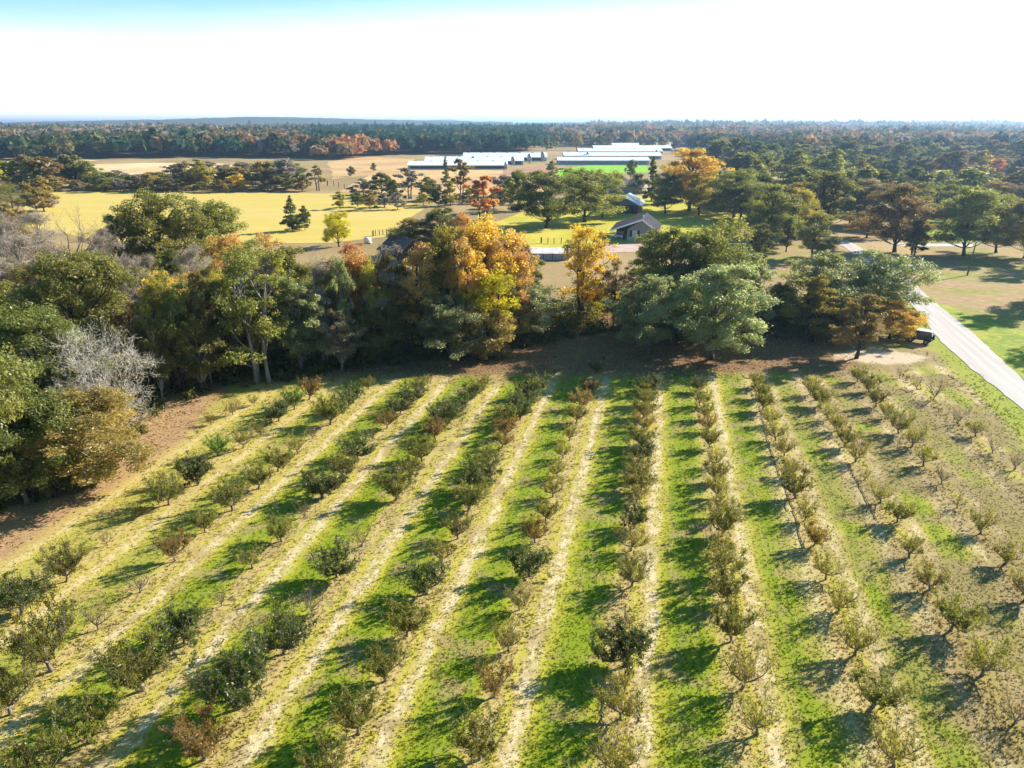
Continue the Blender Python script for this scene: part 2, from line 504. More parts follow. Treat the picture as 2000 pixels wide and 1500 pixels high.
sheet('stubble_field', P([(0, 310), (60, 304), (150, 309), (190, 314), (20, 330)]), 0.03, M_TAN, 1.0, 6, 15)
M_RED = field_mat('red_soil', (.36, .20, .13), (.32, .18, .11), .04, None, .3)
sheet('red_dirt_yard', P([(980, 331), (1085, 322), (1105, 330), (1040, 342), (985, 341)]), 0.045, M_RED, .6, 7, 12)
M_VIVID = field_mat('young_wheat', (.17, .40, .01), (.22, .42, .02), .05, None, .4)
sheet('green_field', P([(1085, 330), (1150, 323), (1260, 323), (1275, 337), (1150, 338), (1095, 350)]), 0.045, M_VIVID, .5, 8, 12)
sheet('roadside_lawn', P([(1790, 430), (1900, 428), (2150, 440), (2150, 476), (1990, 474), (1870, 474), (1780, 472)]), 0.015, field_mat('roadside_green', (.20, .30, .02), (.28, .33, .03), .08, None, .6), .6, 9, 6)
M_PARK = field_mat('grove_floor_and_shade', (.31, .205, .10), (.22, .215, .035), .10, (.36, .24, .13), .7)
sheet('grove_floor_and_shade', P([(1786, 480), (1870, 484), (2150, 484), (2350, 560), (2350, 900), (2040, 766), (1900, 662), (1800, 588)]), 0.012, M_PARK, .5, 10, 5)
sheet('grove_floor_and_shade', P([(1420, 470), (1500, 452), (1600, 448), (1640, 482), (1700, 522), (1750, 570), (1780, 605), (1740, 640), (1560, 640), (1440, 560)]), 0.010, M_PARK, .5, 15, 4)  # here the darker ground colour stands in for tree shade left of the road
M_VERGE = field_mat('verge_turf', (.17, .235, .018), (.30, .31, .035), .22, (.38, .30, .09), 1.1)
sheet('far_verge', P([(1806, 592), (1850, 596), (1900, 618), (2010, 650), (2200, 735), (2300, 880), (2000, 742), (1900, 668)]), 0.02, M_VERGE, .35, 11, 2)
# road: pale worn asphalt, one strip with an irregular edge
M_ROAD = new_mat('worn_road')
k = NT(M_ROAD); b = k.n['Principled BSDF']
p = k.pos(); n1 = k.noise(p, .35, 4, .6); n2 = k.noise(p, 6, 3, .7)
X, Y, _ = k.xyz(p)
al = k.math('ADD', k.math('MULTIPLY', k.math('SUBTRACT', X, ra.x), RN.x), k.math('MULTIPLY', k.math('SUBTRACT', Y, ra.y), RN.y))
st = k.noise(k.comb(k.math('MULTIPLY', al, 1.6), k.math('MULTIPLY', Y, .03)), 1.0, 3, .6)
c = k.mix(k.smooth(st, .40, .62), (.33, .285, .262), (.43, .38, .355))
c = k.mix(k.math('MULTIPLY', n2, .5), c, (.29, .25, .23))
k.l.new(c, b.inputs['Base Color']); b.inputs['Roughness'].default_value = .8
bp = k.new('ShaderNodeBump'); bp.inputs['Strength'].default_value = .25; bp.inputs['Distance'].default_value = .02
k.l.new(n2, bp.inputs['Height']); k.l.new(bp.outputs[0], b.inputs['Normal'])
left = [(2300, 1058), (2000, 801), (1900, 722), (1838, 668), (1790, 607), (1755, 566), (1690, 510), (1640, 478), (1608, 457), (1590, 440), (1585, 425)]
right = [(1594, 425), (1602, 440), (1624, 456), (1668, 476), (1722, 506), (1789, 556), (1822, 588), (1900, 650), (2000, 744), (2100, 815), (2300, 965)]
sheet('road', P(left) + P(right), 0.028, M_ROAD, .10, 12, 1.2)
M_TRACK = plain('pale_track', (.55, .48, .40), .95, var=.3, scale=.5)
sheet('side_track', P([(1740, 474), (1800, 476), (1900, 477), (1900, 482), (1800, 481.5), (1740, 480)]), 0.034, M_TRACK, .08, 13, 2)
sheet('driveway', P([(1180, 478), (1290, 470), (1300, 480), (1240, 492), (1180, 494)]), 0.03, plain('driveway_gravel', (.50, .36, .30), .95, var=.3, scale=.5), .25, 14, 2)
# low ridges on the horizon
def ridge(name, x0, x1, Y, tops, mat, seed, depth):
    rng = np.random.default_rng(seed)
    n = 160
    t = np.linspace(0, 1, n)
    top = np.interp(t, np.linspace(0, 1, len(tops)), tops)
    top = top + np.interp(t, np.linspace(0, 1, 90), rng.normal(0, .6, 90)) * 1.6
    top[0] = top[-1] = 0
    prof = [(0.0, -1.0), (.25, .55), (.5, 1.0), (.8, .7), (1.0, -1.0)]
    X = (x0 + (x1 - x0) * t - 1000) / FPX * Y / math.cos(PITCH - math.radians(19.8))
    V = []
    for d, hh in prof:
        for i in range(n):
            V.append((X[i], Y + d * depth, max(-3.0, (EYE + 0.0) * 0 + top[i] * hh)))
    f = []
    for a in range(len(prof) - 1):
        for i in range(n - 1):
            f.append((a * n + i, a * n + i + 1, (a + 1) * n + i + 1, (a + 1) * n + i))
    o = put(bpy.data.objects.new(name, mesh_np(name, V, np.array(f), mat, True)))
    o['kind'] = 'structure'
    return o
M_HILL = field_mat('wooded_hill', (.06, .075, .025), (.11, .085, .04), .01, (.04, .05, .02), .04)
ridge('hills', -300, 1010, 2700, [31, 35, 40, 43, 49, 57, 54, 49, 43, 39, 35, 31], M_HILL, 1, 2400)
ridge('hills', 950, 2500, 3700, [24, 30, 32, 30, 34, 32, 37, 35, 40, 38, 40, 34], M_HILL, 2, 1500)
ridge('hills', 805, 935, 9000, [16, 48, 66, 70, 66, 40, 16], M_HILL, 3, 800)
ridge('hills', 1480, 1680, 9000, [16, 58, 66, 46, 56, 50, 34, 16], M_HILL, 4, 800)


# ------------------------------------------------------------------ tree builders
def rot_frame(n, rng):
    """two random tangents for each normal"""
    a = np.cross(n, rng.normal(size=n.shape)); a /= np.linalg.norm(a, axis=1)[:, None] + 1e-9
    return a, np.cross(n, a)

def leaf_cloud(rng, C, Rr, counts, size, mid, aspect=.55, up=.5, out=.5, flat=.88, tint_c=None, clump_w=.6, hang=0.0):
    """many small leaf sprays round the clump centres C"""
    idx = np.repeat(np.arange(len(C)), counts)
    n = len(idx)
    g = rng.normal(size=(n, 3)); g /= np.linalg.norm(g, axis=1)[:, None]
    g *= (rng.random(n) ** .5 * np.where(rng.random(n) < .18, rng.uniform(1.0, 1.7, n), 1.0))[:, None]
    p = C[idx] + g * Rr[idx][:, None] * np.array([1, 1, flat])
    o = p - mid; o /= np.linalg.norm(o, axis=1)[:, None] + 1e-9
    nr = rng.normal(size=(n, 3)) * .75 + np.array([0, 0, up]) + o * out
    nr /= np.linalg.norm(nr, axis=1)[:, None]
    a, b = rot_frame(nr, rng)
    if hang:
        a = a + np.array([0, 0, -hang]); a /= np.linalg.norm(a, axis=1)[:, None]
        b = np.cross(nr, a); b /= np.linalg.norm(b, axis=1)[:, None] + 1e-9
    s = size * rng.uniform(.55, 1.35, n)[:, None]
    V = np.empty((n, 4, 3))
    V[:, 0] = p - a * s; V[:, 1] = p - b * s * aspect + nr * s * .12
    V[:, 2] = p + a * s; V[:, 3] = p + b * s * aspect + nr * s * .12
    if tint_c is None: tint_c = rng.random(len(C))
    t = np.clip(tint_c[idx] * clump_w + rng.random(n) * (1 - clump_w), 0, 1)
    return V.reshape(-1, 3), np.arange(4 * n).reshape(-1, 4), np.repeat(t, 4)

def curve(a, b, rng, sag=.12, n=4):
    a = np.array(a, float); b = np.array(b, float); L = np.linalg.norm(b - a)
    m = (a + b) / 2 + rng.normal(size=3) * L * sag + np.array([0, 0, -L * .06])
    t = np.linspace(0, 1, n)[:, None]
    return (1 - t) ** 2 * a + 2 * t * (1 - t) * m + t ** 2 * b

class Proto: pass
PROTO = {}

def broad(key, seed, H=15.0, Wd=10.0, bare=.22, lobes=9, per=11, leaves=10000, size=.34, stems=1, shape='round', fullness=1.0, thin=1.0, lean=0.0, asp=.55):
    rng = np.random.default_rng(seed)
    pr = Proto(); pr.H, pr.W = H, Wd
    tb = MB()
    r0 = H * .0135 * thin
    tops = []
    for k in range(stems):
        a = rng.uniform(0, 6.28)
        off = 0 if stems == 1 else Wd * .07
        base = np.array([math.cos(a) * off, math.sin(a) * off, -.15])
        tip = np.array([math.cos(a) * off * 2.2 + lean * H, math.sin(a) * off * 2.2, H * rng.uniform(.62, .74)])
        pts = curve(base, tip, rng, .05, 7)
        tb.tube(pts, np.linspace(r0, r0 * .32, 7) * np.array([1.35, 1, 1, 1, 1, 1, 1]), 7)
        tops.append(pts)
    lob = []
    for i in range(lobes):
        t = (i + rng.uniform(.0, .9)) / lobes
        z = H * (bare + .10 + (.84 - bare - .10) * t)
        pf = {'round': math.sqrt(max(.03, 1 - ((t - .34) / .70) ** 2)), 'tall': .75 + .2 * math.sin(math.pi * t) - .25 * t, 'vase': .45 + .6 * t - .25 * t * t, 'cone': 1.0 - .8 * t}[shape]
        an = i * 2.39996 + rng.uniform(-.5, .5)
        rho = Wd * .5 * pf * rng.uniform(.15, .86) * (0.4 if t > .92 else 1)
        z += H * rng.uniform(-.05, .05)
        rl = Wd * .5 * rng.uniform(.20, .40) * (.75 + .25 * pf)
        lob.append((np.array([math.cos(an) * rho + lean * z, math.sin(an) * rho, z]), rl))
    Cs = []; Rs = []; tc = []
    for c, rl in lob:
        st = tops[rng.integers(len(tops))]
        j = np.clip(int((c[2] / H - .12) / .7 * 6), 1, 5)
        s0 = st[j] if st[j][2] < c[2] else st[max(j - 1, 1)]
        bp = curve(s0, c, rng, .10, 5)
        tb.tube(bp, np.linspace(r0 * .42, r0 * .13, 5), 5, False)
        lt = rng.random()
        m = max(3, int(per * rng.uniform(.7, 1.25) * fullness))
        for q in range(m):
            d = rng.normal(size=3); d[2] = abs(d[2]) * .9 - .32; d /= np.linalg.norm(d)
            cc = c + d * rl * rng.uniform(.45, 1.2) * np.array([1, 1, .85])
            Cs.append(cc); Rs.append(rl * rng.uniform(.30, .62)); tc.append(np.clip(lt * .55 + rng.random() * .5, 0, 1))
            if q % 2 == 0:
                tb.tube(curve(bp[3], cc, rng, .1, 3), [r0 * .12, r0 * .08, r0 * .035], 4, False)
    Cs = np.array(Cs); Rs = np.array(Rs); tc = np.array(tc)
    w = Rs ** 2; cnt = np.maximum(4, (leaves * w / w.sum())).astype(int)
    V, f, t = leaf_cloud(rng, Cs, Rs, cnt, size, np.array([lean * H * .6, 0, H * .5]), tint_c=tc, aspect=asp)
    pr.crown = mesh_np('crown', V, f, LEAF['OG'], False, t)
    tr = tb.build('trunk', BARK['grey'], None, True); pr.trunk = tr.data
    bpy.data.objects.remove(tr)
    PROTO[key] = pr

def bare_tree(key, seed, H=14.0, Wd=11.0, depth=5, up=.35, twig=1.0):
    rng = np.random.default_rng(seed)
    pr = Proto(); pr.H, pr.W = H, Wd
    tb = MB(); tw = []; tt = []
    def grow(p, d, L, r, lev):
        pts = [p]; q = p.copy(); dd = d.copy()
        for i in range(3):
            dd = dd + rng.normal(size=3) * .16; dd /= np.linalg.norm(dd)
            q = q + dd * L / 3; pts.append(q.copy())
        if lev >= 2:
            tb.tube(pts, [r, r * .86, r * .74, r * .62], 6 if lev >= 4 else 4, False)
        else:
            for a, b2 in zip(pts[:-1], pts[1:]):
                s = np.cross(b2 - a, rng.normal(size=3)); s /= np.linalg.norm(s) + 1e-9
                w_ = max(r, .010) * .9 * twig
                tw.append([a - s * w_, a + s * w_, b2 + s * w_ * .5, b2 - s * w_ * .5]); tt.append(rng.random())
        if lev == 0: return
        n = rng.integers(3, 5) if lev < depth else 5
        for i in range(n):
            nd = dd * .75 + rng.normal(size=3) * .62 + np.array([0, 0, up * .5]); nd /= np.linalg.norm(nd)
            grow(pts[3] if i < 2 else pts[2], nd, L * rng.uniform(.62, .86), r * .56, lev - 1)
        if lev <= 3:
            for i in range(4):
                nd = dd * .5 + rng.normal(size=3) * .7; nd /= np.linalg.norm(nd)
                grow(pts[rng.integers(1, 4)], nd, L * .45, r * .4, max(0, lev - 2))
    grow(np.array([0, 0, -.15]), np.array([.05, 0, 1.0]), H * .26, H * .0125, depth)
    V = np.array(tw).reshape(-1, 3)
    allv = np.concatenate([V, np.array([tuple(v) for v in tb.v])])
    zs = H / allv[:, 2].max(); ws = Wd / 2 / np.percentile(np.hypot(allv[:, 0], allv[:, 1]), 97)
    S = np.array([ws, ws, zs])
    pr.crown = mesh_np('crown', V * S, np.arange(len(V)).reshape(-1, 4), LEAF['GB'], False, np.repeat(tt, 4))
    tb.v = [(x * ws, y * ws, z * zs) for x, y, z in tb.v]
    tr = tb.build('trunk', BARK['grey'], None, True); pr.trunk = tr.data; bpy.data.objects.remove(tr)
    PROTO[key] = pr

def conifer(key, seed, H=14.0, Wd=6.0, leaves=5000, size=.4, bare=.08):
    rng = np.random.default_rng(seed)
    pr = Proto(); pr.H, pr.W = H, Wd
    tb = MB(); tb.tube([(0, 0, -.1), (.1, 0, H * .5), (0, .1, H * .97)], [H * .018, H * .011, H * .003], 7)
    Cs = []; Rs = []
    for i in range(95):
        t = rng.random() ** .8
        z = H * (bare + (.98 - bare) * t); rho = Wd * .5 * (1 - t) ** .75 * rng.uniform(.25, 1.0)
        an = rng.uniform(0, 6.28)
        Cs.append((math.cos(an) * rho, math.sin(an) * rho, z - rho * .18)); Rs.append(Wd * .13 * (1.15 - t * .8))
    Cs = np.array(Cs); Rs = np.array(Rs); w = Rs ** 2
    V, f, t = leaf_cloud(rng, Cs, Rs, np.maximum(4, leaves * w / w.sum()).astype(int), size, np.array([0, 0, H * .4]), flat=.5, up=.2, aspect=.3, hang=.4)
    pr.crown = mesh_np('crown', V, f, LEAF['DG'], False, t)
    tr = tb.build('trunk', BARK['dark'], None, True); pr.trunk = tr.data; bpy.data.objects.remove(tr)
    PROTO[key] = pr

def fruit(key, seed, leaves, H=2.6, Wd=3.0, size=.10, upright=.5, limbs=6, rough=1.0):
    """open-centred fruit tree: short trunk, spreading scaffold limbs, upright leafy shoots"""
    rng = np.random.default_rng(seed)
    pr = Proto(); pr.H, pr.W = H, Wd
    tb = MB()
    fork = np.array([rng.normal() * .06, rng.normal() * .06, .36])
    tb.tube(curve((0, 0, -.06), fork, rng, .06, 4), [.10, .08, .075, .07], 7)
    P_, T_ = [], []
    shoots = []
    for i in range(limbs):
        a = i * 6.283 / limbs + rng.uniform(-.4, .4)
        e = np.array([math.cos(a) * Wd * .33 * rng.uniform(.7, 1.15), math.sin(a) * Wd * .33 * rng.uniform(.7, 1.15), H * rng.uniform(.30, .55)])
        pts = curve(fork, e, rng, .12, 5); pts[1:4, 2] -= .04
        tb.tube(pts, [.045, .037, .031, .026, .020], 6, False)
        for q in range(12):
            s0 = pts[rng.integers(1, 5)]
            d = np.array([math.cos(a), math.sin(a), 0]) * rng.uniform(-.25, .75) + rng.normal(size=3) * .45 + np.array([0, 0, upright + .45]); d /= np.linalg.norm(d)
            L = H * rng.uniform(.20, .58)
            s1 = s0 + d * L; s1[2] = min(s1[2], H * rng.uniform(.85, 1.03))
            r = math.hypot(s1[0], s1[1]); 
            if r > Wd * .5: s1[:2] *= Wd * .5 / r
            sp = curve(s0, s1, rng, .10, 4); tb.tube(sp, [.012, .009, .006, .004], 4, False)
            shoots.append(sp)
            for z_ in range(2):
                b0 = sp[rng.integers(1, 3)]; b1 = b0 + (rng.normal(size=3) * .4 + np.array([0, 0, .4])) * H * .14
                ss = curve(b0, b1, rng, .1, 3); tb.tube(ss, [.007, .005, .003], 3, False); shoots.append(np.vstack([ss, ss[-1]]))
    if leaves:
        n = leaves; S = len(shoots)
        wsh = rng.random(S) ** rough + .08; idx = rng.choice(S, n, p=wsh / wsh.sum())
        A = np.array(shoots); tt = rng.random(n) ** .8 * 3; lo = np.clip(tt.astype(int), 0, 2); fr = (tt - lo)[:, None]
        base = A[idx, lo] * (1 - fr) + A[idx, lo + 1] * fr
        d = rng.normal(size=(n, 3)) + np.array([0, 0, -.15]); d /= np.linalg.norm(d, axis=1)[:, None]
        s = size * rng.uniform(.6, 1.3, n)[:, None]
        nr = np.cross(d, rng.normal(size=(n, 3))); nr /= np.linalg.norm(nr, axis=1)[:, None]
        base = base + rng.normal(size=(n, 3)) * .035
        V = np.empty((n, 4, 3)); V[:, 0] = base; V[:, 1] = base + d * s * .8 + nr * s * .28; V[:, 2] = base + d * s * 1.8; V[:, 3] = base + d * s * .8 - nr * s * .28
        stint = rng.random(S)
        tin = np.repeat(np.clip(stint[idx] * .5 + rng.random(n) * .5, 0, 1), 4)
        pr.crown = mesh_np('crown', V.reshape(-1, 3), np.arange(4 * n).reshape(-1, 4), LEAF['PM'], False, tin)
    else:
        pr.crown = None
    tr = tb.build('trunk', BARK['fruit'], None, True); pr.trunk = tr.data; bpy.data.objects.remove(tr)
    PROTO[key] = pr

def plant(key, name, x, y, h, w, leaf, bark, label, cat, group, rot, z=0.0, tilt=0.0):
    pr = PROTO[key]
    o = empty(name, (x, y, z), rot)
    o.scale = (w / pr.W, w / pr.W, h / pr.H)
    if tilt: o.rotation_euler = (0, tilt, rot)
    tag(o, label, cat, group)
    t = put(bpy.data.objects.new('trunk', pr.trunk), o)
    t.material_slots[0].link = 'OBJECT'; t.material_slots[0].material = BARK[bark]
    if pr.crown is not None:
        c = put(bpy.data.objects.new('crown', pr.crown), o)
        c.material_slots[0].link = 'OBJECT'; c.material_slots[0].material = LEAF[leaf]
    return o

# ------------------------------------------------------------------ the fruit trees of the orchard, row by row
fruit('fg0', 11, 8200, size=.07, upright=.35, limbs=7); fruit('fg1', 12, 7000, size=.07, upright=.45, limbs=7); fruit('fg2', 13, 9000, Wd=3.2, size=.07, upright=.3, limbs=8)
fruit('fm0', 21, 5600, size=.07, upright=.8); fruit('fm1', 22, 4800, size=.07, upright=.65, rough=1.4); fruit('fm2', 23, 6200, size=.07, upright=.5); fruit('fm3', 24, 5200, size=.07, upright=1.0, Wd=2.6); fruit('fm4', 25, 5200, size=.07, upright=.9, limbs=5, rough=1.8)
fruit('fs0', 31, 2700, size=.07, upright=1.0, rough=1.6); fruit('fs1', 32, 2100, size=.07, upright=1.1, limbs=5, rough=2); fruit('fs2', 33, 3200, size=.07, upright=.9); fruit('fs3', 34, 2400, size=.07, upright=1.2, Wd=2.5, limbs=4, rough=1.6); fruit('fs4', 35, 2000, size=.07, upright=.8, Wd=3.1, limbs=5, rough=2.2)
fruit('fb0', 41, 260, size=.07, upright=.7, limbs=5); fruit('fb1', 42, 380, size=.07, upright=.5, limbs=4, rough=2); fruit('fb2', 43, 180, size=.07, upright=.9, limbs=5)
KINDS = {'G': (['fg0', 'fg1', 'fg2'], 'PG', 'bushy dark green'), 'M': (['fm0', 'fm1', 'fm2', 'fm3', 'fm4'], 'PM', 'leafy bronze green'),
         'S': (['fs0', 'fs1', 'fs2', 'fs3', 'fs4'], 'PS', 'thin olive'), 'B': (['fb0', 'fb1', 'fb2'], 'PR', 'nearly bare grey'),
         'R': (['fm1', 'fs2', 'fm3'], 'PR', 'reddish brown'), 'b': (['fm0', 'fg1'], 'PB', 'bright green')}
ROWS = [  # counted in from the road; each from the woods end towards the camera: x y height kind
 '1757,737,22B 1790,760,28B 1822,782,45B 1870,827,40B 1905,852,42S 1939,885,36B 1982,917,36B',
 '1675,745,34M 1697,765,35M 1709,795,46M 1730,817,36S 1755,847,48M 1781,872,45S 1804,910,52S 1840,945,45B 1869,992,42B 1915,1042,50S 1962,1102,58S 2000,1174,70S',
 '1582,770,45S 1602,792,45M 1617,820,40S 1634,842,42S 1650,872,40M 1670,902,48S 1689,937,30B 1720,982,52S 1752,1020,52M 1776,1089,58S 1816,1153,58S 1858,1231,82M 1918,1319,80S 1979,1415,70B',
 '1475,757,30M 1485,777,40M 1490,802,48M 1503,830,36S 1515,860,46S 1532,890,46S 1543,930,44S 1554,972,64M 1572,1017,52S 1590,1065,55R 1613,1132,58S 1639,1194,72S 1670,1279,74S 1704,1381,85M 1746,1497,88S',
 '1361,765,34G 1367,792,40M 1375,817,40M 1382,842,40R 1385,875,48M 1392,910,46S 1397,940,48M 1400,972,52S 1404,1008,52S 1410,1047,66M 1408,1085,56S 1408,1123,66M 1422,1174,70M 1430,1253,82M 1449,1345,88S 1479,1435,92S',
 '1265,765,40G 1262,790,42M 1258,815,44M 1255,840,40R 1252,870,48M 1250,900,52G 1246,932,48M 1243,960,50M 1242,982,52S 1239,1031,62G 1232,1075,58S 1234,1144,72M 1229,1225,40B 1219,1301,92G 1212,1405,88S 1204,1517,95S',
 '1165,726,20G 1150,770,36R 1135,797,36R 1127,825,40M 1112,860,42S 1100,895,40S 1089,930,42S 1080,970,45S 1066,1017,55M 1045,1060,48R 1037,1125,64G 1014,1191,55S 993,1270,66S 966,1361,75R 936,1483,85M',
 '1080,735,22S 1052,767,38M 1032,777,44G 1022,800,42G 1015,820,46G 990,830,44M 985,852,42R 980,875,44R 957,915,54M 937,956,60G 915,997,58M 894,1052,54M 864,1100,52S 834,1160,68G 795,1242,76M 752,1330,82M 700,1435,80M 636,1517,80M',
 '945,757,24M 927,775,36M 912,787,36G 890,812,42G 870,832,48G 850,857,44R 825,900,54M 802,930,48M 772,977,66M 707,1067,48B 659,1127,74G 609,1198,52B 554,1277,84G 467,1384,125G 399,1483,100R',
 '835,750,22S 820,765,30M 805,790,44G 782,807,38G 756,836,40R 727,860,26B 700,897,54G 671,931,48M 630,971,62G 594,1010,36B 549,1057,52M 494,1109,50S 433,1183,42B 360,1256,76G 279,1347,108M 181,1449,98M 85,1545,100M',
 '720,760,28M 690,787,40G 672,805,44G 646,829,58M 611,857,30B 581,885,46S 544,920,56M 505,955,54M 454,996,60M 401,1039,56M 343,1095,62R 275,1156,46B 193,1229,62B 102,1309,125M 20,1395,100M',
 '604,780,46R 574,800,52b 545,822,42G 510,850,26S 475,875,52S 425,890,46b 386,947,64G 330,986,70M 271,1009,34S 210,1065,36B 130,1136,78M 42,1200,98G',
 '497,791,26S 455,810,34S 412,829,28S 386,850,16B']
rng_o = random.Random(5)
for ri, row in enumerate(ROWS):
    items = row.split()
    for i, it in enumerate(items):
        a, b2, c2 = it.split(',')
        px, py = int(a), int(b2); hp = int(c2[:-1]); kd = c2[-1]
        x, y = gp(px, py)
        h = max(.7, min(4.2, height_at(y, py - hp))) * rng_o.uniform(.94, 1.16)
        keys, leaf, adj = KINDS[kd]
        key = keys[rng_o.randrange(len(keys))]
        wf = {'G': 1.18, 'M': 1.08, 'S': 1.05, 'B': .95, 'R': 1.0, 'b': 1.08}[kd]
        if kd in 'MGR' and 5 <= ri <= 9 and py < 1000: wf *= 1.18
        w = min(h * wf * rng_o.uniform(.95, 1.12), 3.9)
        n = i + 1; m = len(items) - i
        place = ('%s from the woods' % ORD[n]) if n <= m else ('%s from the camera' % ORD[m])
        size = 'small ' if h < 1.6 else ''
        if kd == 'R' and px == 399: adj = 'dark bronze pale-limbed'
        label = '%s%s tree, %s in the %s row from the road' % (size, adj, place, ORD[ri + 1])
        plant(key, 'orchard_tree', x, y, h, w, leaf, 'fruit' if kd != 'B' else 'fruit', label, 'fruit tree', 'fruit trees in the orchard rows', rng_o.uniform(0, 6.28), tilt=rng_o.uniform(-.10, .10))

# ------------------------------------------------------------------ trees of the wood, the farm and the far hedgerows
for i in range(4): broad('rd%d' % i, 100 + i, bare=.07, leaves=36000, lobes=27, per=8, size=.118)
for i in range(4): broad('tl%d' % i, 120 + i, H=17, Wd=8, bare=.10, shape='tall', lobes=27, per=8, leaves=27000, size=.115, stems=1 + i % 3)
for i in range(2): broad('op%d' % i, 140 + i, H=16, Wd=9, bare=.14, shape='vase', lobes=26, per=8, leaves=20000, size=.115, stems=2 + i)
for i in range(3): broad('th%d' % i, 160 + i, H=15, Wd=8, bare=.12, shape='tall', lobes=25, per=8, leaves=14000, size=.11, stems=1 + i, thin=.9)
broad('sh0', 180, H=8, Wd=9, bare=.0, lobes=20, per=8, leaves=22000, size=.115, stems=3, thin=.7)
broad('ln0', 190, H=15, Wd=11, bare=.12, lobes=24, per=8, leaves=30000, size=.118, lean=.14)
for i in range(3): broad('tw%d' % i, 210 + i, H=13, Wd=10, bare=.12, lobes=16, per=9, leaves=8500, size=.42, asp=.055, stems=1 + i, thin=1.1)
bare_tree('br0', 200, depth=5); bare_tree('br1', 201, depth=5, Wd=9, up=.6); bare_tree('br2', 202, depth=6, H=15, Wd=12, up=.2, twig=.9)
conifer('cf0', 220); conifer('cf1', 221, Wd=8, bare=.03)
for i in range(4): broad('fr%d' % i, 300 + i, bare=.06, leaves=8000, lobes=22, per=8, size=.28)
for i in range(2): broad('ft%d' % i, 320 + i, H=16, Wd=9, shape='tall', bare=.08, leaves=7000, lobes=20, per=8, size=.28)
broad('fo0', 340, H=16, Wd=9, shape='vase', leaves=2000, lobes=10, per=7, size=.42, stems=2)

LOOK = {'OG': 'olive green', 'DG': 'dark green', 'SG': 'silvery green', 'YO': 'yellow orange', 'YE': 'bright yellow', 'OP': 'orange pink', 'RD': 'red',
        'RB': 'russet brown', 'MX': 'green and gold', 'GB': 'bare grey', 'WB': 'bleached bare white', 'BR': 'twiggy brown'}
rng_t = random.Random(9)
def wood_tree(x, yb, yt, wpx, leaf, key, label, bark='grey', group='trees of the wood beyond the orchard', name=None, rot=None, zmin=3.0):
    gx, gy = gp(x, yb)
    h = max(zmin, height_at(gy, yt)); w = width_at(wpx, gy, (yb + yt) / 2)
    nm = name or ('bare_tree' if leaf in ('GB', 'WB') else 'conifer_tree' if key.startswith('cf') else 'broadleaf_tree')
    return plant(key, nm, gx, gy, h, w, leaf, bark, label, 'tree', group, rng_t.uniform(0, 6.28) if rot is None else rot)

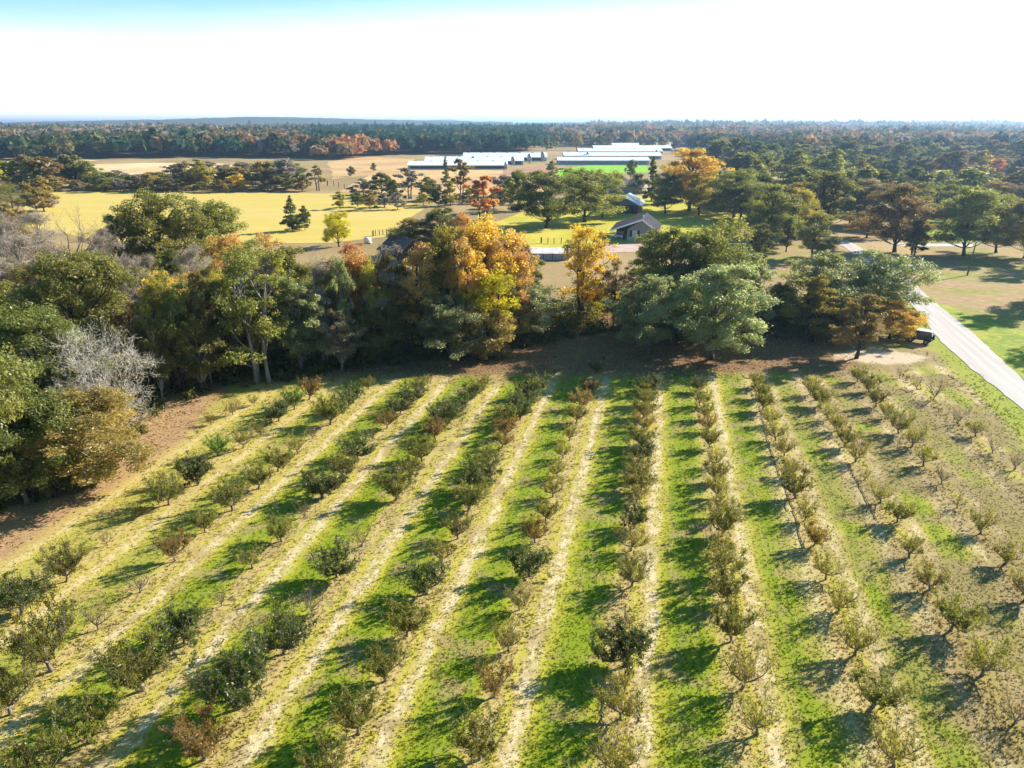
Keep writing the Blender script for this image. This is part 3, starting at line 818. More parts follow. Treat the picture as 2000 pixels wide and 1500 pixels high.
FRONT = [
 (-25, 1010, 540, 270, 'OG', 'rd0', 'grey', 'tall olive green tree on the left edge of the photo, nearest the camera'),
 (55, 985, 660, 210, 'DG', 'rd1', 'grey', 'dark green tree beside the russet oak at the left end of the woods'),
 (120, 965, 760, 160, 'DG', 'sh0', 'dark', 'low dark green tree at the foot of the russet oak'),
 (185, 945, 735, 240, 'RB', 'rd2', 'pale', 'russet brown oak with short pale trunk at the corner of the orchard'),
 (232, 850, 596, 235, 'WB', 'br2', 'pale', 'bleached dead tree with white limbs above the russet oak'),
 (100, 830, 560, 200, 'DG', 'rd3', 'grey', 'broad dark green tree behind the russet oak, left of the dead tree'),
 (150, 735, 465, 240, 'OG', 'ln0', 'dark', 'leaning olive tree with dark trunk behind the dead white tree'),
 (300, 760, 610, 100, 'DG', 'tl0', 'dark', 'narrow dark green tree right beside the dead white tree'),
 (342, 735, 498, 135, 'YO', 'th1', 'grey', 'tall golden orange tree in the woods left of the pale trunk'),
 (395, 765, 590, 120, 'OG', 'th0', 'pale', 'slim olive tree with bare pale trunk at the wood edge'),
 (452, 742, 520, 150, 'DG', 'rd2', 'dark', 'dark green tree just left of the tall forked olive tree'),
 (515, 747, 432, 165, 'OG', 'th2', 'pale', 'tall forked olive tree with a long pale trunk at the wood edge'),
 (590, 728, 505, 120, 'SG', 'tl3', 'grey', 'silvery green tree right of the tall forked olive tree'),
 (640, 690, 480, 70, 'GB', 'th1', 'dark', 'thin grey tree with dark stem left of the orange pink trees'),
 (668, 724, 590, 90, 'BR', 'th0', 'pale', 'brown twiggy tree with pale trunk in front of the orange pink trees'),
 (705, 690, 462, 130, 'OP', 'op0', 'dark', 'orange pink tree in front of the dark barn roof'),
 (768, 685, 452, 120, 'GB', 'th0', 'dark', 'grey thin-leaved tree just below the dark barn gable'),
 (742, 705, 585, 130, 'OG', 'sh0', 'dark', 'low olive tree under the grey tree by the barn'),
 (835, 685, 440, 130, 'OP', 'th1', 'dark', 'thin orange pink tree right of the dark barn roof'),
 (885, 680, 405, 130, 'MX', 'op1', 'dark', 'tall gold and green tree with several dark stems mid-wood'),
 (945, 672, 392, 150, 'YO', 'op0', 'dark', 'tallest orange yellow tree in the middle of the wood'),
 (1004, 655, 412, 85, 'OP', 'th1', 'dark', 'orange tree on the right shoulder of the tall yellow group'),
 (965, 690, 500, 120, 'YE', 'th1', 'dark', 'lower bright yellow tree in front of the tall orange trees'),
 (880, 700, 560, 150, 'SG', 'rd0', 'grey', 'grey green tree under the tall gold trees'),
 (955, 700, 600, 130, 'RB', 'sh0', 'pale', 'low scruffy brown tree at the wood edge below the gold trees'),
 (1030, 668, 535, 125, 'SG', 'rd3', 'grey', 'silvery green tree left of the separate yellow tree'),
 (1143, 634, 415, 124, 'YO', 'op1', 'dark', 'separate golden yellow tree with two dark trunks beside the white shed'),
 (1165, 615, 555, 80, 'YE', 'sh0', 'dark', 'small bright yellow tree glowing behind the two dark trunks'),
 (1196, 643, 490, 80, 'RB', 'th0', 'dark', 'thin brown tree leaning by the yellow tree, next to the silvery trees'),
 (1265, 690, 518, 150, 'SG', 'rd1', 'grey', 'silvery green tree just right of the thin brown tree'),
 (1300, 645, 418, 165, 'DG', 'rd2', 'dark', 'tall dark green tree rising behind the silvery trees, before the carport house'),
 (1276, 575, 446, 92, 'OG', 'rd3', 'dark', 'olive tree right in front of the carport house'),
 (1392, 640, 405, 170, 'OG', 'rd0', 'dark', 'tall olive tree right of the carport house'),
 (1390, 702, 490, 190, 'SG', 'rd3', 'grey', 'largest silvery green tree standing forward at the orchard end'),
 (1455, 660, 470, 100, 'SG', 'tl1', 'grey', 'narrow silvery green tree behind the forward silvery one'),
 (1330, 668, 560, 110, 'DG', 'sh0', 'dark', 'low dark green tree between the silvery trees'),
 (1525, 640, 545, 70, 'DG', 'sh0', 'dark', 'low dark tree in the gap left of the yellow brown trees'),
 (1580, 665, 530, 115, 'MX', 'tl2', 'dark', 'yellow topped brown tree at the left of the roadside clump'),
 (1598, 645, 474, 165, 'SG', 'rd2', 'grey', 'big silvery green tree on the left of the roadside clump'),
 (1708, 640, 474, 160, 'SG', 'rd0', 'grey', 'big silvery green tree of the roadside clump, over the road'),
 (1672, 700, 548, 105, 'RB', 'tl3', 'dark', 'russet tree with dark trunk standing forward on the bare ground'),
 (1738, 662, 575, 110, 'YO', 'rd1', 'dark', 'amber tree beside the parked jeep'),
 (1770, 655, 600, 60, 'OG', 'sh0', 'dark', 'small olive tree hiding the front of the parked jeep'),
 (1635, 670, 570, 90, 'OG', 'tl2', 'dark', 'narrow olive tree in the shade of the roadside clump'),
]
for x, yb, yt, w, leaf, key, bark, label in FRONT:
    wood_tree(x, yb, yt, w * 1.16, leaf, key, label, bark)
BACK = [
 (330, 560, 348, 180, 'OG', 'rd0', 'dark', 'big olive tree breaking the skyline of the hay field, left part'),
 (425, 545, 372, 150, 'OG', 'rd0', 'dark', 'broad olive tree in front of the hay field, right of the big one'),
 (255, 560, 398, 120, 'DG', 'rd3', 'dark', 'dark green tree left of the big olive tree before the hay field'),
 (345, 590, 465, 70, 'DG', 'tl0', 'dark', 'small vivid dark green tree below the big olive tree'),
 (150, 590, 395, 200, 'GB', 'br0', 'grey', 'large bare grey tree with spreading limbs before the hay field'),
 (60, 620, 425, 170, 'GB', 'tw0', 'pale', 'bare grey tree left of the large spreading bare one'),
 (-10, 640, 440, 150, 'GB', 'tw1', 'pale', 'bare grey tree cut by the left edge of the photo'),
 (110, 640, 490, 100, 'GB', 'tw2', 'pale', 'smaller bare grey tree below the large spreading bare one'),
 (15, 560, 395, 130, 'GB', 'tw2', 'grey', 'hazy bare tree at the far left, below the hedge'),
 (95, 545, 388, 120, 'GB', 'tw0', 'grey', 'pinkish bare tree just left of the large spreading bare one'),
 (225, 600, 430, 110, 'GB', 'tw1', 'grey', 'bare grey tree between the spreading bare one and the olive skyline trees'),
 (40, 520, 385, 120, 'RB', 'fr0', 'grey', 'dull russet tree at the left end of the hay field'),
 (200, 650, 470, 150, 'OG', 'rd1', 'dark', 'round olive tree above the dead white tree'),
 (20, 720, 520, 170, 'OG', 'rd2', 'grey', 'olive tree on the left edge, above the nearest one'),
 (100, 600, 505, 70, 'YO', 'sh0', 'dark', 'small yellow tree among the bare grey trees'),
 (280, 650, 475, 110, 'GB', 'tw1', 'grey', 'hazy grey twiggy tree right of the round olive tree'),
 (395, 600, 470, 110, 'GB', 'tw2', 'grey', 'bare grey tree between the golden top and the orange tree tops'),
 (470, 640, 422, 130, 'OP', 'th1', 'grey', 'orange topped thin tree behind the tall forked olive tree'),
 (535, 630, 434, 120, 'OP', 'th0', 'grey', 'pale orange thin tree right of the other orange top'),
 (575, 640, 460, 110, 'OG', 'tl1', 'grey', 'olive tree in front of the dark evergreen on the field'),
 (622, 620, 470, 70, 'GB', 'br1', 'pale', 'slender bare tree before the yellow green field tree'),
 (690, 580, 455, 75, 'RD', 'th1', 'grey', 'red tree top between the field gate and the orange pink trees'),
 (572, 452, 381, 50, 'DG', 'cf1', 'dark', 'dark upright evergreen standing alone in the hay field'),
 (596, 450, 396, 30, 'DG', 'fr1', 'dark', 'small dark tree touching the upright evergreen in the field'),
 (662, 482, 405, 72, 'YE', 'rd0', 'dark', 'round yellow green tree at the near edge of the hay field'),
 (800, 500, 415, 100, 'RB', 'rd1', 'dark', 'brownish olive tree beside the dark barn roof'),
 (862, 500, 395, 110, 'DG', 'rd3', 'dark', 'blue green round tree behind the tall orange trees'),
 (905, 520, 400, 80, 'OP', 'op0', 'dark', 'pinkish orange tree left behind the tallest orange tree'),
 (945, 440, 333, 95, 'RD', 'fo0', 'dark', 'fiery red orange tree standing alone before the white barns'),
 (920, 500, 420, 90, 'MX', 'rd2', 'dark', 'gold tinted tree under the fiery red one'),
 (1066, 446, 320, 150, 'DG', 'rd3', 'dark', 'great spreading oak with dark trunk on the farm lawn, left half'),
 (1142, 434, 315, 160, 'OG', 'rd0', 'dark', 'great olive oak on the farm lawn, right half of the pair'),
 (1175, 425, 350, 90, 'OG', 'rd2', 'dark', 'olive tree at the right foot of the great oaks, by the dark gable'),
 (1010, 412, 322, 75, 'OG', 'fr2', 'dark', 'olive tree at the left shoulder of the great oaks'),
 (1345, 412, 273, 165, 'YO', 'rd1', 'dark', 'huge orange topped oak right of the farm houses'),
 (1300, 418, 325, 80, 'OG', 'rd3', 'dark', 'olive oak at the left foot of the orange topped one'),
 (1365, 420, 335, 90, 'MX', 'rd2', 'dark', 'mottled olive oak below the orange topped one'),
 (1432, 425, 318, 115, 'OG', 'rd0', 'dark', 'brownish olive oak right of the orange topped one'),
 (1272, 392, 304, 40, 'DG', 'cf0', 'dark', 'pointed dark conifer beside the green wheat field'),
 (1232, 350, 306, 28, 'DG', 'fr3', 'dark', 'small round dark tree against the white barns'),
 (1500, 480, 342, 145, 'OG', 'rd1', 'dark', 'dense dark olive oak before the bend of the road'),
 (1555, 470, 352, 90, 'MX', 'rd3', 'dark', 'golden edged oak on the left of the bend'),
 (1535, 492, 412, 45, 'DG', 'tl0', 'dark', 'ivy-dark narrow tree under the oaks at the bend'),
 (1608, 455, 318, 135, 'OG', 'tl1', 'dark', 'tall olive tree right above the bend of the road'),
 (1660, 440, 345, 90, 'OG', 'rd2', 'dark', 'olive tree on the right side of the bend'),
 (1692, 465, 405, 90, 'RB', 'rd0', 'dark', 'shaded brown tree left of the big russet roadside oak'),
 (1585, 505, 405, 95, 'OG', 'rd2', 'dark', 'olive tree in front of the road bend, above the roadside clump'),
 (1480, 520, 425, 80, 'DG', 'tl1', 'dark', 'dark narrow tree right behind the tall olive tree by the carport house'),
 (1747, 492, 340, 172, 'RB', 'rd1', 'dark', 'big russet oak standing right of the road, dark straight trunk'),
 (1782, 502, 425, 60, 'DG', 'tl2', 'dark', 'small dark tree leaning on the big russet oak'),
 (1882, 500, 345, 158, 'OG', 'rd3', 'dark', 'large olive oak by the side track on the right'),
 (1945, 494, 368, 120, 'OG', 'rd0', 'dark', 'olive oak behind the large one by the side track'),
 (2000, 504, 368, 120, 'RB', 'rd2', 'dark', 'russet oak on the right edge of the photo'),
 (2090, 520, 360, 130, 'OG', 'rd1', 'dark', 'olive oak beyond the right edge, its shade on the grove floor'),
 (2170, 570, 390, 150, 'OG', 'rd2', 'dark', 'olive oak beyond the right edge, shading the verge'),
 (2130, 470, 350, 110, 'RB', 'rd3', 'dark', 'russet oak beyond the right edge of the photo'),
 (622, 372, 318, 48, 'RB', 'fo0', 'dark', 'red brown tree standing by the pasture fence'),
 (686, 345, 322, 20, 'DG', 'fr1', 'dark', 'little dark round tree alone on the pasture'),
 (730, 335, 316, 14, 'DG', 'fr2', 'dark', 'tiny dark bush-like tree on the far pasture'),
 (710, 380, 345, 55, 'GB', 'fr0', 'grey', 'grey rounded tree at the pasture edge'),
 (745, 384, 330, 55, 'DG', 'fr3', 'dark', 'dark tree at the near edge of the pasture'),
 (798, 388, 322, 70, 'GB', 'fo0', 'grey', 'pale bare-topped tree left of the white barns'),
 (836, 392, 340, 55, 'OG', 'fr1', 'dark', 'dull olive tree before the lower white barn'),
 (871, 360, 305, 20, 'DG', 'cf0', 'dark', 'slim dark conifer against the white barn roof'),
 (900, 388, 302, 62, 'RB', 'fo0', 'dark', 'tall thin brown tree crossing the white barn roofs'),
 (770, 394, 345, 45, 'DG', 'fr2', 'dark', 'dark rounded tree left of the bare-topped one'),
 (985, 385, 335, 60, 'GB', 'fr3', 'grey', 'grey brown tree before the feed bins'),
 (880, 402, 350, 40, 'MX', 'ft0', 'dark', 'narrow gold flecked tree under the tall thin brown one'),
 (1078, 342, 310, 28, 'OG', 'fr0', 'dark', 'small olive tree between the two groups of white barns'),
 (1205, 372, 335, 60, 'DG', 'fr1', 'dark', 'blue green tree by the hidden pink roof'),
 (1245, 378, 334, 40, 'OG', 'fr2', 'dark', 'olive tree right of the hidden pink roof'),
 (1300, 398, 345, 50, 'DG', 'fr3', 'dark', 'dark tree right of the pointed conifer'),
 (1470, 400, 300, 70, 'OG', 'fr1', 'dark', 'tall olive tree behind the brownish oak'),
]
for x, yb, yt, w, leaf, key, bark, label in BACK:
    wood_tree(x, yb, yt, w, leaf, key, label, bark, 'trees round the fields and farm')

def band(n, x0, x1, yb, yt, wd, leaves, keys, where, group, seed, top=None):
    rng = random.Random(seed)
    xs = sorted(x0 + (x1 - x0) * (i + rng.uniform(.1, .9)) / n for i in range(n))
    for i, x in enumerate(xs):
        leaf = rng.choice(leaves); key = rng.choice(keys)
        wood_tree(x, rng.uniform(*yb), rng.uniform(*yt) if top is None else float(np.interp(x, *top)) + rng.uniform(-5, 5), rng.uniform(*wd), leaf, key, '%s tree, %s from left %s' % (LOOK[leaf], ORD[i + 1], where), 'grey', group)
band(26, -60, 600, (362, 372), (296, 326), (58, 96), ['OG', 'OG', 'DG', 'BR', 'GB', 'RB', 'MX', 'OG', 'BR'], ['fr0', 'fr1', 'fr2', 'fr3', 'ft0'], 'in the hedge beyond the hay field', 'trees in the hedge beyond the hay field', 3, ([-60, 30, 60, 150, 185, 215, 330, 360, 400, 440, 560, 600], [308, 304, 298, 300, 312, 334, 336, 305, 304, 318, 306, 316]))
band(18, -40, 600, (372, 376), (332, 352), (36, 62), ['OG', 'BR', 'RB', 'GB', 'YO', 'BR'], ['fr0', 'fr2', 'fr3', 'ft1'], 'of the low trees along the hay field', 'low trees along the far side of the hay field', 4)
band(12, 640, 1040, (392, 410), (358, 378), (30, 52), ['OG', 'BR', 'GB', 'RB', 'DG', 'MX'], ['fr0', 'fr1', 'fr3', 'ft1'], 'of the scrubby trees below the pasture', 'scrubby trees below the pasture', 6)
band(13, 1060, 1330, (286, 294), (252, 268), (18, 34), ['OG', 'DG', 'RB', 'BR', 'DG'], ['fr0', 'fr1', 'fr2', 'ft0', 'ft1'], 'behind the right hand white barns', 'trees behind the white barns', 7)
band(9, 1430, 2120, (424, 446), (326, 352), (110, 155), ['OG', 'RB', 'OG', 'BR', 'OG'], ['rd0', 'rd1', 'rd2', 'rd3'], 'in the shady row just past the road bend', 'shady trees just past the road bend', 18)
band(10, 1440, 2080, (398, 418), (312, 345), (95, 140), ['OG', 'RB', 'OG', 'DG', 'BR', 'OP'], ['fr0', 'fr1', 'fr2', 'fr3'], 'in the nearest hazy row beyond the road bend', 'hazy trees right of the road bend', 8)
band(18, 1400, 2120, (356, 374), (284, 310), (74, 116), ['OG', 'RB', 'BR', 'DG', 'BR', 'RD', 'OG'], ['fr0', 'fr1', 'fr2', 'fr3', 'ft0'], 'in the middle hazy row right of the farm', 'hazy trees of the middle row on the right', 9)
band(20, 1380, 2120, (326, 342), (262, 284), (60, 94), ['OG', 'DG', 'RB', 'BR', 'DG', 'OG'], ['fr0', 'fr1', 'fr2', 'ft0', 'ft1'], 'in the farthest hazy row on the right', 'hazy trees of the farthest row on the right', 10)
band(5, -60, 110, (398, 425), (335, 372), (60, 95), ['RB', 'GB', 'OG', 'BR'], ['fr0', 'tw0', 'rd0'], 'at the left end of the hay field', 'trees at the left end of the hay field', 14)
band(16, -60, 720, (615, 650), (485, 535), (95, 135), ['OG', 'OG', 'GB', 'BR', 'RB', 'MX', 'OG'], ['rd0', 'tw0', 'tl2', 'th0', 'th1', 'tw2'], 'inside the wood behind its front row', 'trees inside the wood', 11)
band(13, 250, 760, (668, 700), (520, 580), (85, 120), ['OG', 'DG', 'OG', 'BR', 'MX', 'OG'], ['tl0', 'tl1', 'rd0', 'rd3', 'th0'], 'close behind the wood edge', 'trees close behind the wood edge', 13)
band(7, 720, 1060, (590, 640), (475, 520), (80, 110), ['OG', 'MX', 'BR', 'OP', 'DG'], ['rd0', 'tl1', 'th1', 'rd2'], 'behind the gold trees inside the wood', 'trees inside the wood behind the gold ones', 12)

EDGE = ([-60, 215, 290, 400, 520, 670, 800, 900, 1000, 1100], [1000, 905, 800, 762, 746, 722, 706, 695, 680, 660])
SKYL = ([250, 300, 400, 515, 600, 700, 800, 880, 960, 1040], [560, 530, 505, 470, 500, 485, 480, 440, 420, 480])
def slim(n, x0, x1, leaves, keys, where, group, seed):
    rng = random.Random(seed)
    xs = sorted(x0 + (x1 - x0) * (i + rng.uniform(.1, .9)) / n for i in range(n))
    for i, x in enumerate(xs):
        leaf = rng.choice(leaves)
        wood_tree(x, float(np.interp(x, *EDGE)) - rng.uniform(4, 34), float(np.interp(x, *SKYL)) + rng.uniform(-22, 60), rng.uniform(58, 92), leaf, rng.choice(keys),
                  'slim %s tree, %s from left %s' % (LOOK[leaf], ORD[i + 1], where), rng.choice(['grey', 'dark', 'pale']), group)
slim(24, 290, 690, ['OG', 'OG', 'SG', 'BR', 'GB', 'MX', 'OG', 'RB'], ['th0', 'th1', 'th2', 'tl1', 'tl3', 'tl2'], 'in the green half of the wood front', 'slim trees of the green wood front', 21)
slim(18, 690, 1045, ['OP', 'YO', 'MX', 'OG', 'BR', 'MX', 'OG', 'OP'], ['th0', 'th1', 'th2', 'op0', 'tl3'], 'in the golden half of the wood front', 'slim trees of the golden wood front', 22)
for q in [(2060, 600, 430, 130, 'OG', 'rd1', 'dark', 'olive tree outside the right edge, shading the grass by the leaning pole'),
          (2200, 660, 450, 150, 'RB', 'rd2', 'dark', 'russet tree outside the right edge, shading the far verge')]:
    wood_tree(*q[:6], q[7], q[6], 'trees round the fields and farm')

# ------------------------------------------------------------------ the far woods: one mass of thousands of trees
def far_forest():
    rng = np.random.default_rng(77)
    Y = 455.0
    spots = []
    while Y < 3600:
        step = 7.5 * (Y / 455) ** 1.45
        pitch_x = 8.5 * (Y / 455) ** .62
        half = Y * .80 + 40
        n = int(2 * half / pitch_x)
        x = -half + (np.arange(n) + rng.random(n)) * pitch_x
        y = Y + (rng.random(n) - .5) * step * 1.3
        spots.append(np.stack([x, y, np.full(n, pitch_x)], 1))
        Y += step
    S = np.concatenate(spots)
    # photo column and where the wood begins in that column
    c, s = math.cos(PITCH), math.sin(PITCH)
    px = 1000 + FPX * S[:, 0] / (S[:, 1] * c + EYE * s)
    fx = [-300, 0, 150, 300, 420, 600, 690, 720, 790, 900, 1040, 1060, 1110, 1130, 1330, 1400, 1500, 2400]
    fy = [540, 545, 560, 590, 590, 575, 560, 620, 650, 650, 650, 950, 950, 870, 870, 500, 470, 455]
    keep = S[:, 1] > np.interp(px, fx, fy) + rng.normal(0, 9, len(S))
    keep &= (S[:, 1] < 2100) | (px > 1150)
    # clearings
    for (cx, cy, rx, ry) in [(1230, 1150, 130, 150), (1100, 700, 26, 120), (1650, 1500, 60, 160), (300, 830, 90, 60), (60, 900, 60, 60), (1300, 800, 70, 90)]:
        keep &= ((px - cx) / rx) ** 2 + ((S[:, 1] - cy) / ry) ** 2 > 1
    S, px = S[keep], px[keep]
    n = len(S)
    h = rng.uniform(10, 17, n) + np.clip((S[:, 1] - 500) / 900, 0, 1) * 2.0
    big = rng.random(n) < .012; h[big] += 5
    pine = (px > 600) & (px < 1060) & (S[:, 1] > 640)
    h = np.where(pine, rng.uniform(15, 17.5, n), h)
    pal = np.array([[.06, .08, .03], [.09, .105, .035], [.15, .13, .05], [.22, .16, .08], [.28, .18, .09], [.24, .20, .15], [.36, .18, .07], [.045, .085, .05]])
    prob = np.array([.18, .16, .16, .17, .12, .13, .05, .03])
    patch = np.sin(S[:, 0] * .013 + 1.3 * np.sin(S[:, 1] * .009)) + np.sin(S[:, 1] * .017 + 2.1 * np.sin(S[:, 0] * .006 + 1)) + rng.normal(0, .55, n)
    ci = np.where(patch > .45, rng.choice([0, 1, 2, 7], n), np.where(patch < -.55, rng.choice([3, 4, 5, 3, 6], n), rng.choice(8, n, p=prob / prob.sum())))
    h = h * (1 + .10 * np.sin(S[:, 0] * .02) * np.sin(S[:, 1] * .011)); ci[pine] = np.where(rng.random(pine.sum()) < .93, 7, 2)
    V = []; Cc = []; tot = 0
    for lo, hi, k, sz in [(0, 700, 110, .17), (700, 1200, 52, .24), (1200, 2100, 26, .34), (2100, 9999, 14, .5)]:
        m = (S[:, 1] >= lo) & (S[:, 1] < hi); q = S[m]; hh = h[m]; nn = len(q)
        if nn == 0: continue
        w = q[:, 2] * rng.uniform(.55, .95, nn)
        a = rng.normal(size=(nn, k, 3)); a /= np.linalg.norm(a, axis=2)[:, :, None]
        a[:, :, 2] = np.abs(a[:, :, 2]) * 1.15 - .35
        lump = 1 + .28 * np.sin(a[:, :, 0] * 5 + rng.random((nn, 1)) * 6) * np.cos(a[:, :, 1] * 4 + rng.random((nn, 1)) * 6)
        rr = (.62 + .4 * rng.random((nn, k))) * lump
        ctr = np.stack([q[:, 0], q[:, 1], hh * .60], 1)[:, None, :]
        sc = np.stack([w, w, hh * .42], 1)[:, None, :]
        p = ctr + a * rr[:, :, None] * sc
        nr = a * .8 + rng.normal(size=a.shape) * .6 + np.array([0, 0, .3]); nr /= np.linalg.norm(nr, axis=2)[:, :, None]
        t1 = np.cross(nr, rng.normal(size=nr.shape)); t1 /= np.linalg.norm(t1, axis=2)[:, :, None]; t2 = np.cross(nr, t1)
        s_ = (w[:, None] * sz * rng.uniform(.7, 1.4, (nn, k)) * 2)[:, :, None]
        quad = np.stack([p - t1 * s_, p - t2 * s_ * .6, p + t1 * s_, p + t2 * s_ * .6], 2)
        V.append(quad.reshape(-1, 3))
        col = pal[ci[m]] * rng.uniform(.75, 1.3, (nn, 1))
        col = col[:, None, :] * rng.uniform(.8, 1.25, (nn, k, 1))
        Cc.append(np.repeat(col.reshape(-1, 3), 4, 0))
    V = np.concatenate(V); Cc = np.concatenate(Cc); Cc = np.concatenate([Cc, np.ones((len(Cc), 1))], 1)
    m = new_mat('far_wood_leaves'); k = NT(m); out = k.n['Material Output']; k.n.remove(k.n['Principled BSDF'])
    at = k.new('ShaderNodeAttribute', attribute_name='tint').outputs['Color']
    d = k.new('ShaderNodeBsdfDiffuse'); k.l.new(at, d.inputs[0])
    tr = k.new('ShaderNodeBsdfTranslucent'); k.l.new(at, tr.inputs[0])
    mx = k.new('ShaderNodeMixShader'); mx.inputs[0].default_value = .3
    k.l.new(d.outputs[0], mx.inputs[1]); k.l.new(tr.outputs[0], mx.inputs[2]); k.l.new(mx.outputs[0], out.inputs[0])
    o = put(bpy.data.objects.new('forest', mesh_np('forest', V, np.arange(len(V)).reshape(-1, 4), m, False, Cc)))
    tag(o, 'unbroken autumn woods reaching the horizon behind the fields and barns', 'forest', None, 'stuff')
far_forest()

# ------------------------------------------------------------------ undergrowth along the foot of the wood
def undergrowth():
    rng = np.random.default_rng(31)
    line = np.array([gp(*q) for q in [(-60, 1010), (60, 975), (140, 950), (215, 905), (290, 800), (400, 762), (520, 746), (670, 722), (800, 706), (900, 695), (1000, 680), (1100, 660), (1200, 648), (1300, 662), (1450, 662), (1560, 655), (1660, 645), (1745, 640)]])
    seg = np.hypot(*np.diff(line, axis=0).T); cum = np.concatenate([[0], np.cumsum(seg)])
    n = 1500
    d = rng.random(n) * cum[-1]; i = np.clip(np.searchsorted(cum, d) - 1, 0, len(seg) - 1); f = ((d - cum[i]) / seg[i])[:, None]
    p = line[i] * (1 - f) + line[i + 1] * f
    back = rng.random(n) ** 1.3 * 15
    tdir = (line[i + 1] - line[i]) / seg[i][:, None]; nrm = np.stack([-tdir[:, 1], tdir[:, 0]], 1)
    p = p + nrm * back[:, None] + rng.normal(size=(n, 2)) * .5
    h = rng.uniform(.3, 1.4, n) * (.45 + np.clip(back / 4, 0, 1) * 1.25)
    C = np.stack([p[:, 0], p[:, 1], h * .75], 1); Rr = h * .75 + .35
    V, fc, t = leaf_cloud(rng, C, Rr, np.full(n, 75), .17, np.array([0, 60., -4.]), tint_c=rng.random(n), flat=.9)
    V[:, 2] = np.abs(V[:, 2])
    o = put(bpy.data.objects.new('undergrowth', mesh_np('undergrowth', V, fc, leafy('leaves_undergrowth', (.045, .055, .018), (.11, .115, .035), .35, .02, (.22, .17, .06)), False, t)))
    tag(o, 'dark tangled brush along the shaded foot of the woods', 'undergrowth', None, 'stuff')
undergrowth()

# ------------------------------------------------------------------ farm buildings
M_WHITE_ROOF = plain('white_metal_roof', (.80, .80, .82), .45, .0, var=.12, scale=.25, spec=.5)
M_WALL_PALE = plain('pale_metal_wall', (.50, .52, .54), .6, var=.2, scale=.4)
M_CURTAIN = plain('dark_curtain', (.045, .055, .06), .8)
M_TEAL = plain('grey_green_curtain', (.22, .27, .28), .7, var=.2, scale=.3)
M_STEEL = plain('galvanised_steel', (.34, .35, .38), .45, .5, var=.25, scale=1.5)
M_BRICK = plain('dark_brick', (.075, .06, .06), .9, var=.35, scale=4, col2=(.05, .04, .045))
M_ROOF_DARK = plain('dark_shingle', (.045, .045, .055), .95, spec=.1, var=.4, scale=3)
M_ROOF_LIGHT = plain('light_metal_roof', (.46, .47, .50), .4, .2, var=.15, scale=.6)
M_ROOF_PINK = plain('faded_red_roof', (.36, .25, .24), .8, var=.3, scale=2)
M_TRIM = plain('white_trim', (.78, .77, .74), .6)
M_WALL_BEIGE = plain('beige_wall', (.28, .25, .215), .8, var=.15, scale=2)
M_STONE = plain('pale_stone_base', (.46, .43, .39), .9, var=.3, scale=3)
M_GLASS = plain('window_glass', (.03, .035, .04), .12, spec=.8)
M_SHUTTER = plain('dark_shutter', (.035, .03, .03), .7)
M_WOOD = plain('weathered_wood', (.16, .12, .09), .9, var=.45, scale=4, stretch=(1, 1, .2))
M_OLDBOARD = plain('old_barn_board', (.085, .065, .055), .9, var=.5, scale=3, stretch=(1, 1, .15))
M_RUST = plain('stained_white_metal', (.74, .72, .70), .5, .1, var=.1, scale=.8, col2=(.52, .42, .36))
M_BLACK = plain('black_rubber', (.014, .014, .014), .75)
M_HOSE = plain('black_pipe', (.012, .012, .012), .6)

def gable(poly_w, eave, ridge):
    return [(-poly_w / 2, 0), (poly_w / 2, 0), (poly_w / 2, eave), (0, ridge), (-poly_w / 2, eave)]

def roof_mb(w, eave, ridge, y0, y1, over=.35, th=.16):
    """two sloping slabs with thickness"""
    m = MB()
    sl = (ridge - eave) / (w / 2)
    for sg in (-1, 1):
        e = w / 2 + over
        ze = eave - sl * over
        m.prism([(sg * e, ze + .01), (sg * e, ze + th), (0, ridge + th), (0, ridge + .01)] if sg > 0 else [(0, ridge + .012), (0, ridge + th + .002), (sg * e, ze + th), (sg * e, ze + .012)], y0 - over, y1 + over)
    return m

def long_barn(x0, x1, yb, D, eave, ridge, label, curtain, group, door_left=True):
    a, b2 = Vector(gp(x0, yb)), Vector(gp(x1, yb))
    L = (b2 - a).length
    d = (b2 - a).normalized()
    rz = math.atan2(d.y, d.x) - math.pi / 2          # local +y runs along the barn, local +x faces the camera
    nrm = Vector((-d.y, d.x))
    o = empty('poultry_barn', (a.x + nrm.x * D / 2, a.y + nrm.y * D / 2, 0), rz)
    tag(o, label, 'barn', group)
    MB().prism(gable(D, eave, ridge), 0, L).build('wall', M_WALL_PALE, o)
    roof_mb(D, eave, ridge, 0, L, .5, .18).build('roof', M_WHITE_ROOF, o)
    MB().box((D / 2 + .04, L / 2, eave * .52), (.07, L * .96, eave * .62)).build('curtain', curtain, o)
    MB().box((0, L + .05, eave * .5), (D * .4, .1, eave * .94)).build('door', M_CURTAIN, o)
    for i in range(3):
        MB().tube([(D / 2 - 2.2 - i * 3.0, -.30, 1.3), (D / 2 - 2.2 - i * 3.0, .02, 1.3)], .75, 12).build('fan', M_CURTAIN, o)
    for i in range(int(L / 9)):
        MB().box((0, 4 + i * 9, ridge + .25), (.7, 1.3, .3)).build('roof_vent', M_WALL_PALE, o)
    return o
GL, GR = 'white roofed barns on the left', 'white roofed barns on the right'
long_barn(797, 990, 331, 15, 2.3, 4.2, 'front white roofed barn of the left group, behind the pasture', M_CURTAIN, GL)
long_barn(830, 1022, 322, 16, 2.5, 4.6, 'second white roofed barn of the left group, behind the front one', M_CURTAIN, GL)
long_barn(905, 1068, 315, 17, 2.7, 5.4, 'back white roofed barn of the left group, reaching farthest right', M_CURTAIN, GL)
long_barn(1090, 1268, 322, 17, 2.7, 4.4, 'front white roofed barn of the right group, beside the green wheat', M_TEAL, GR)
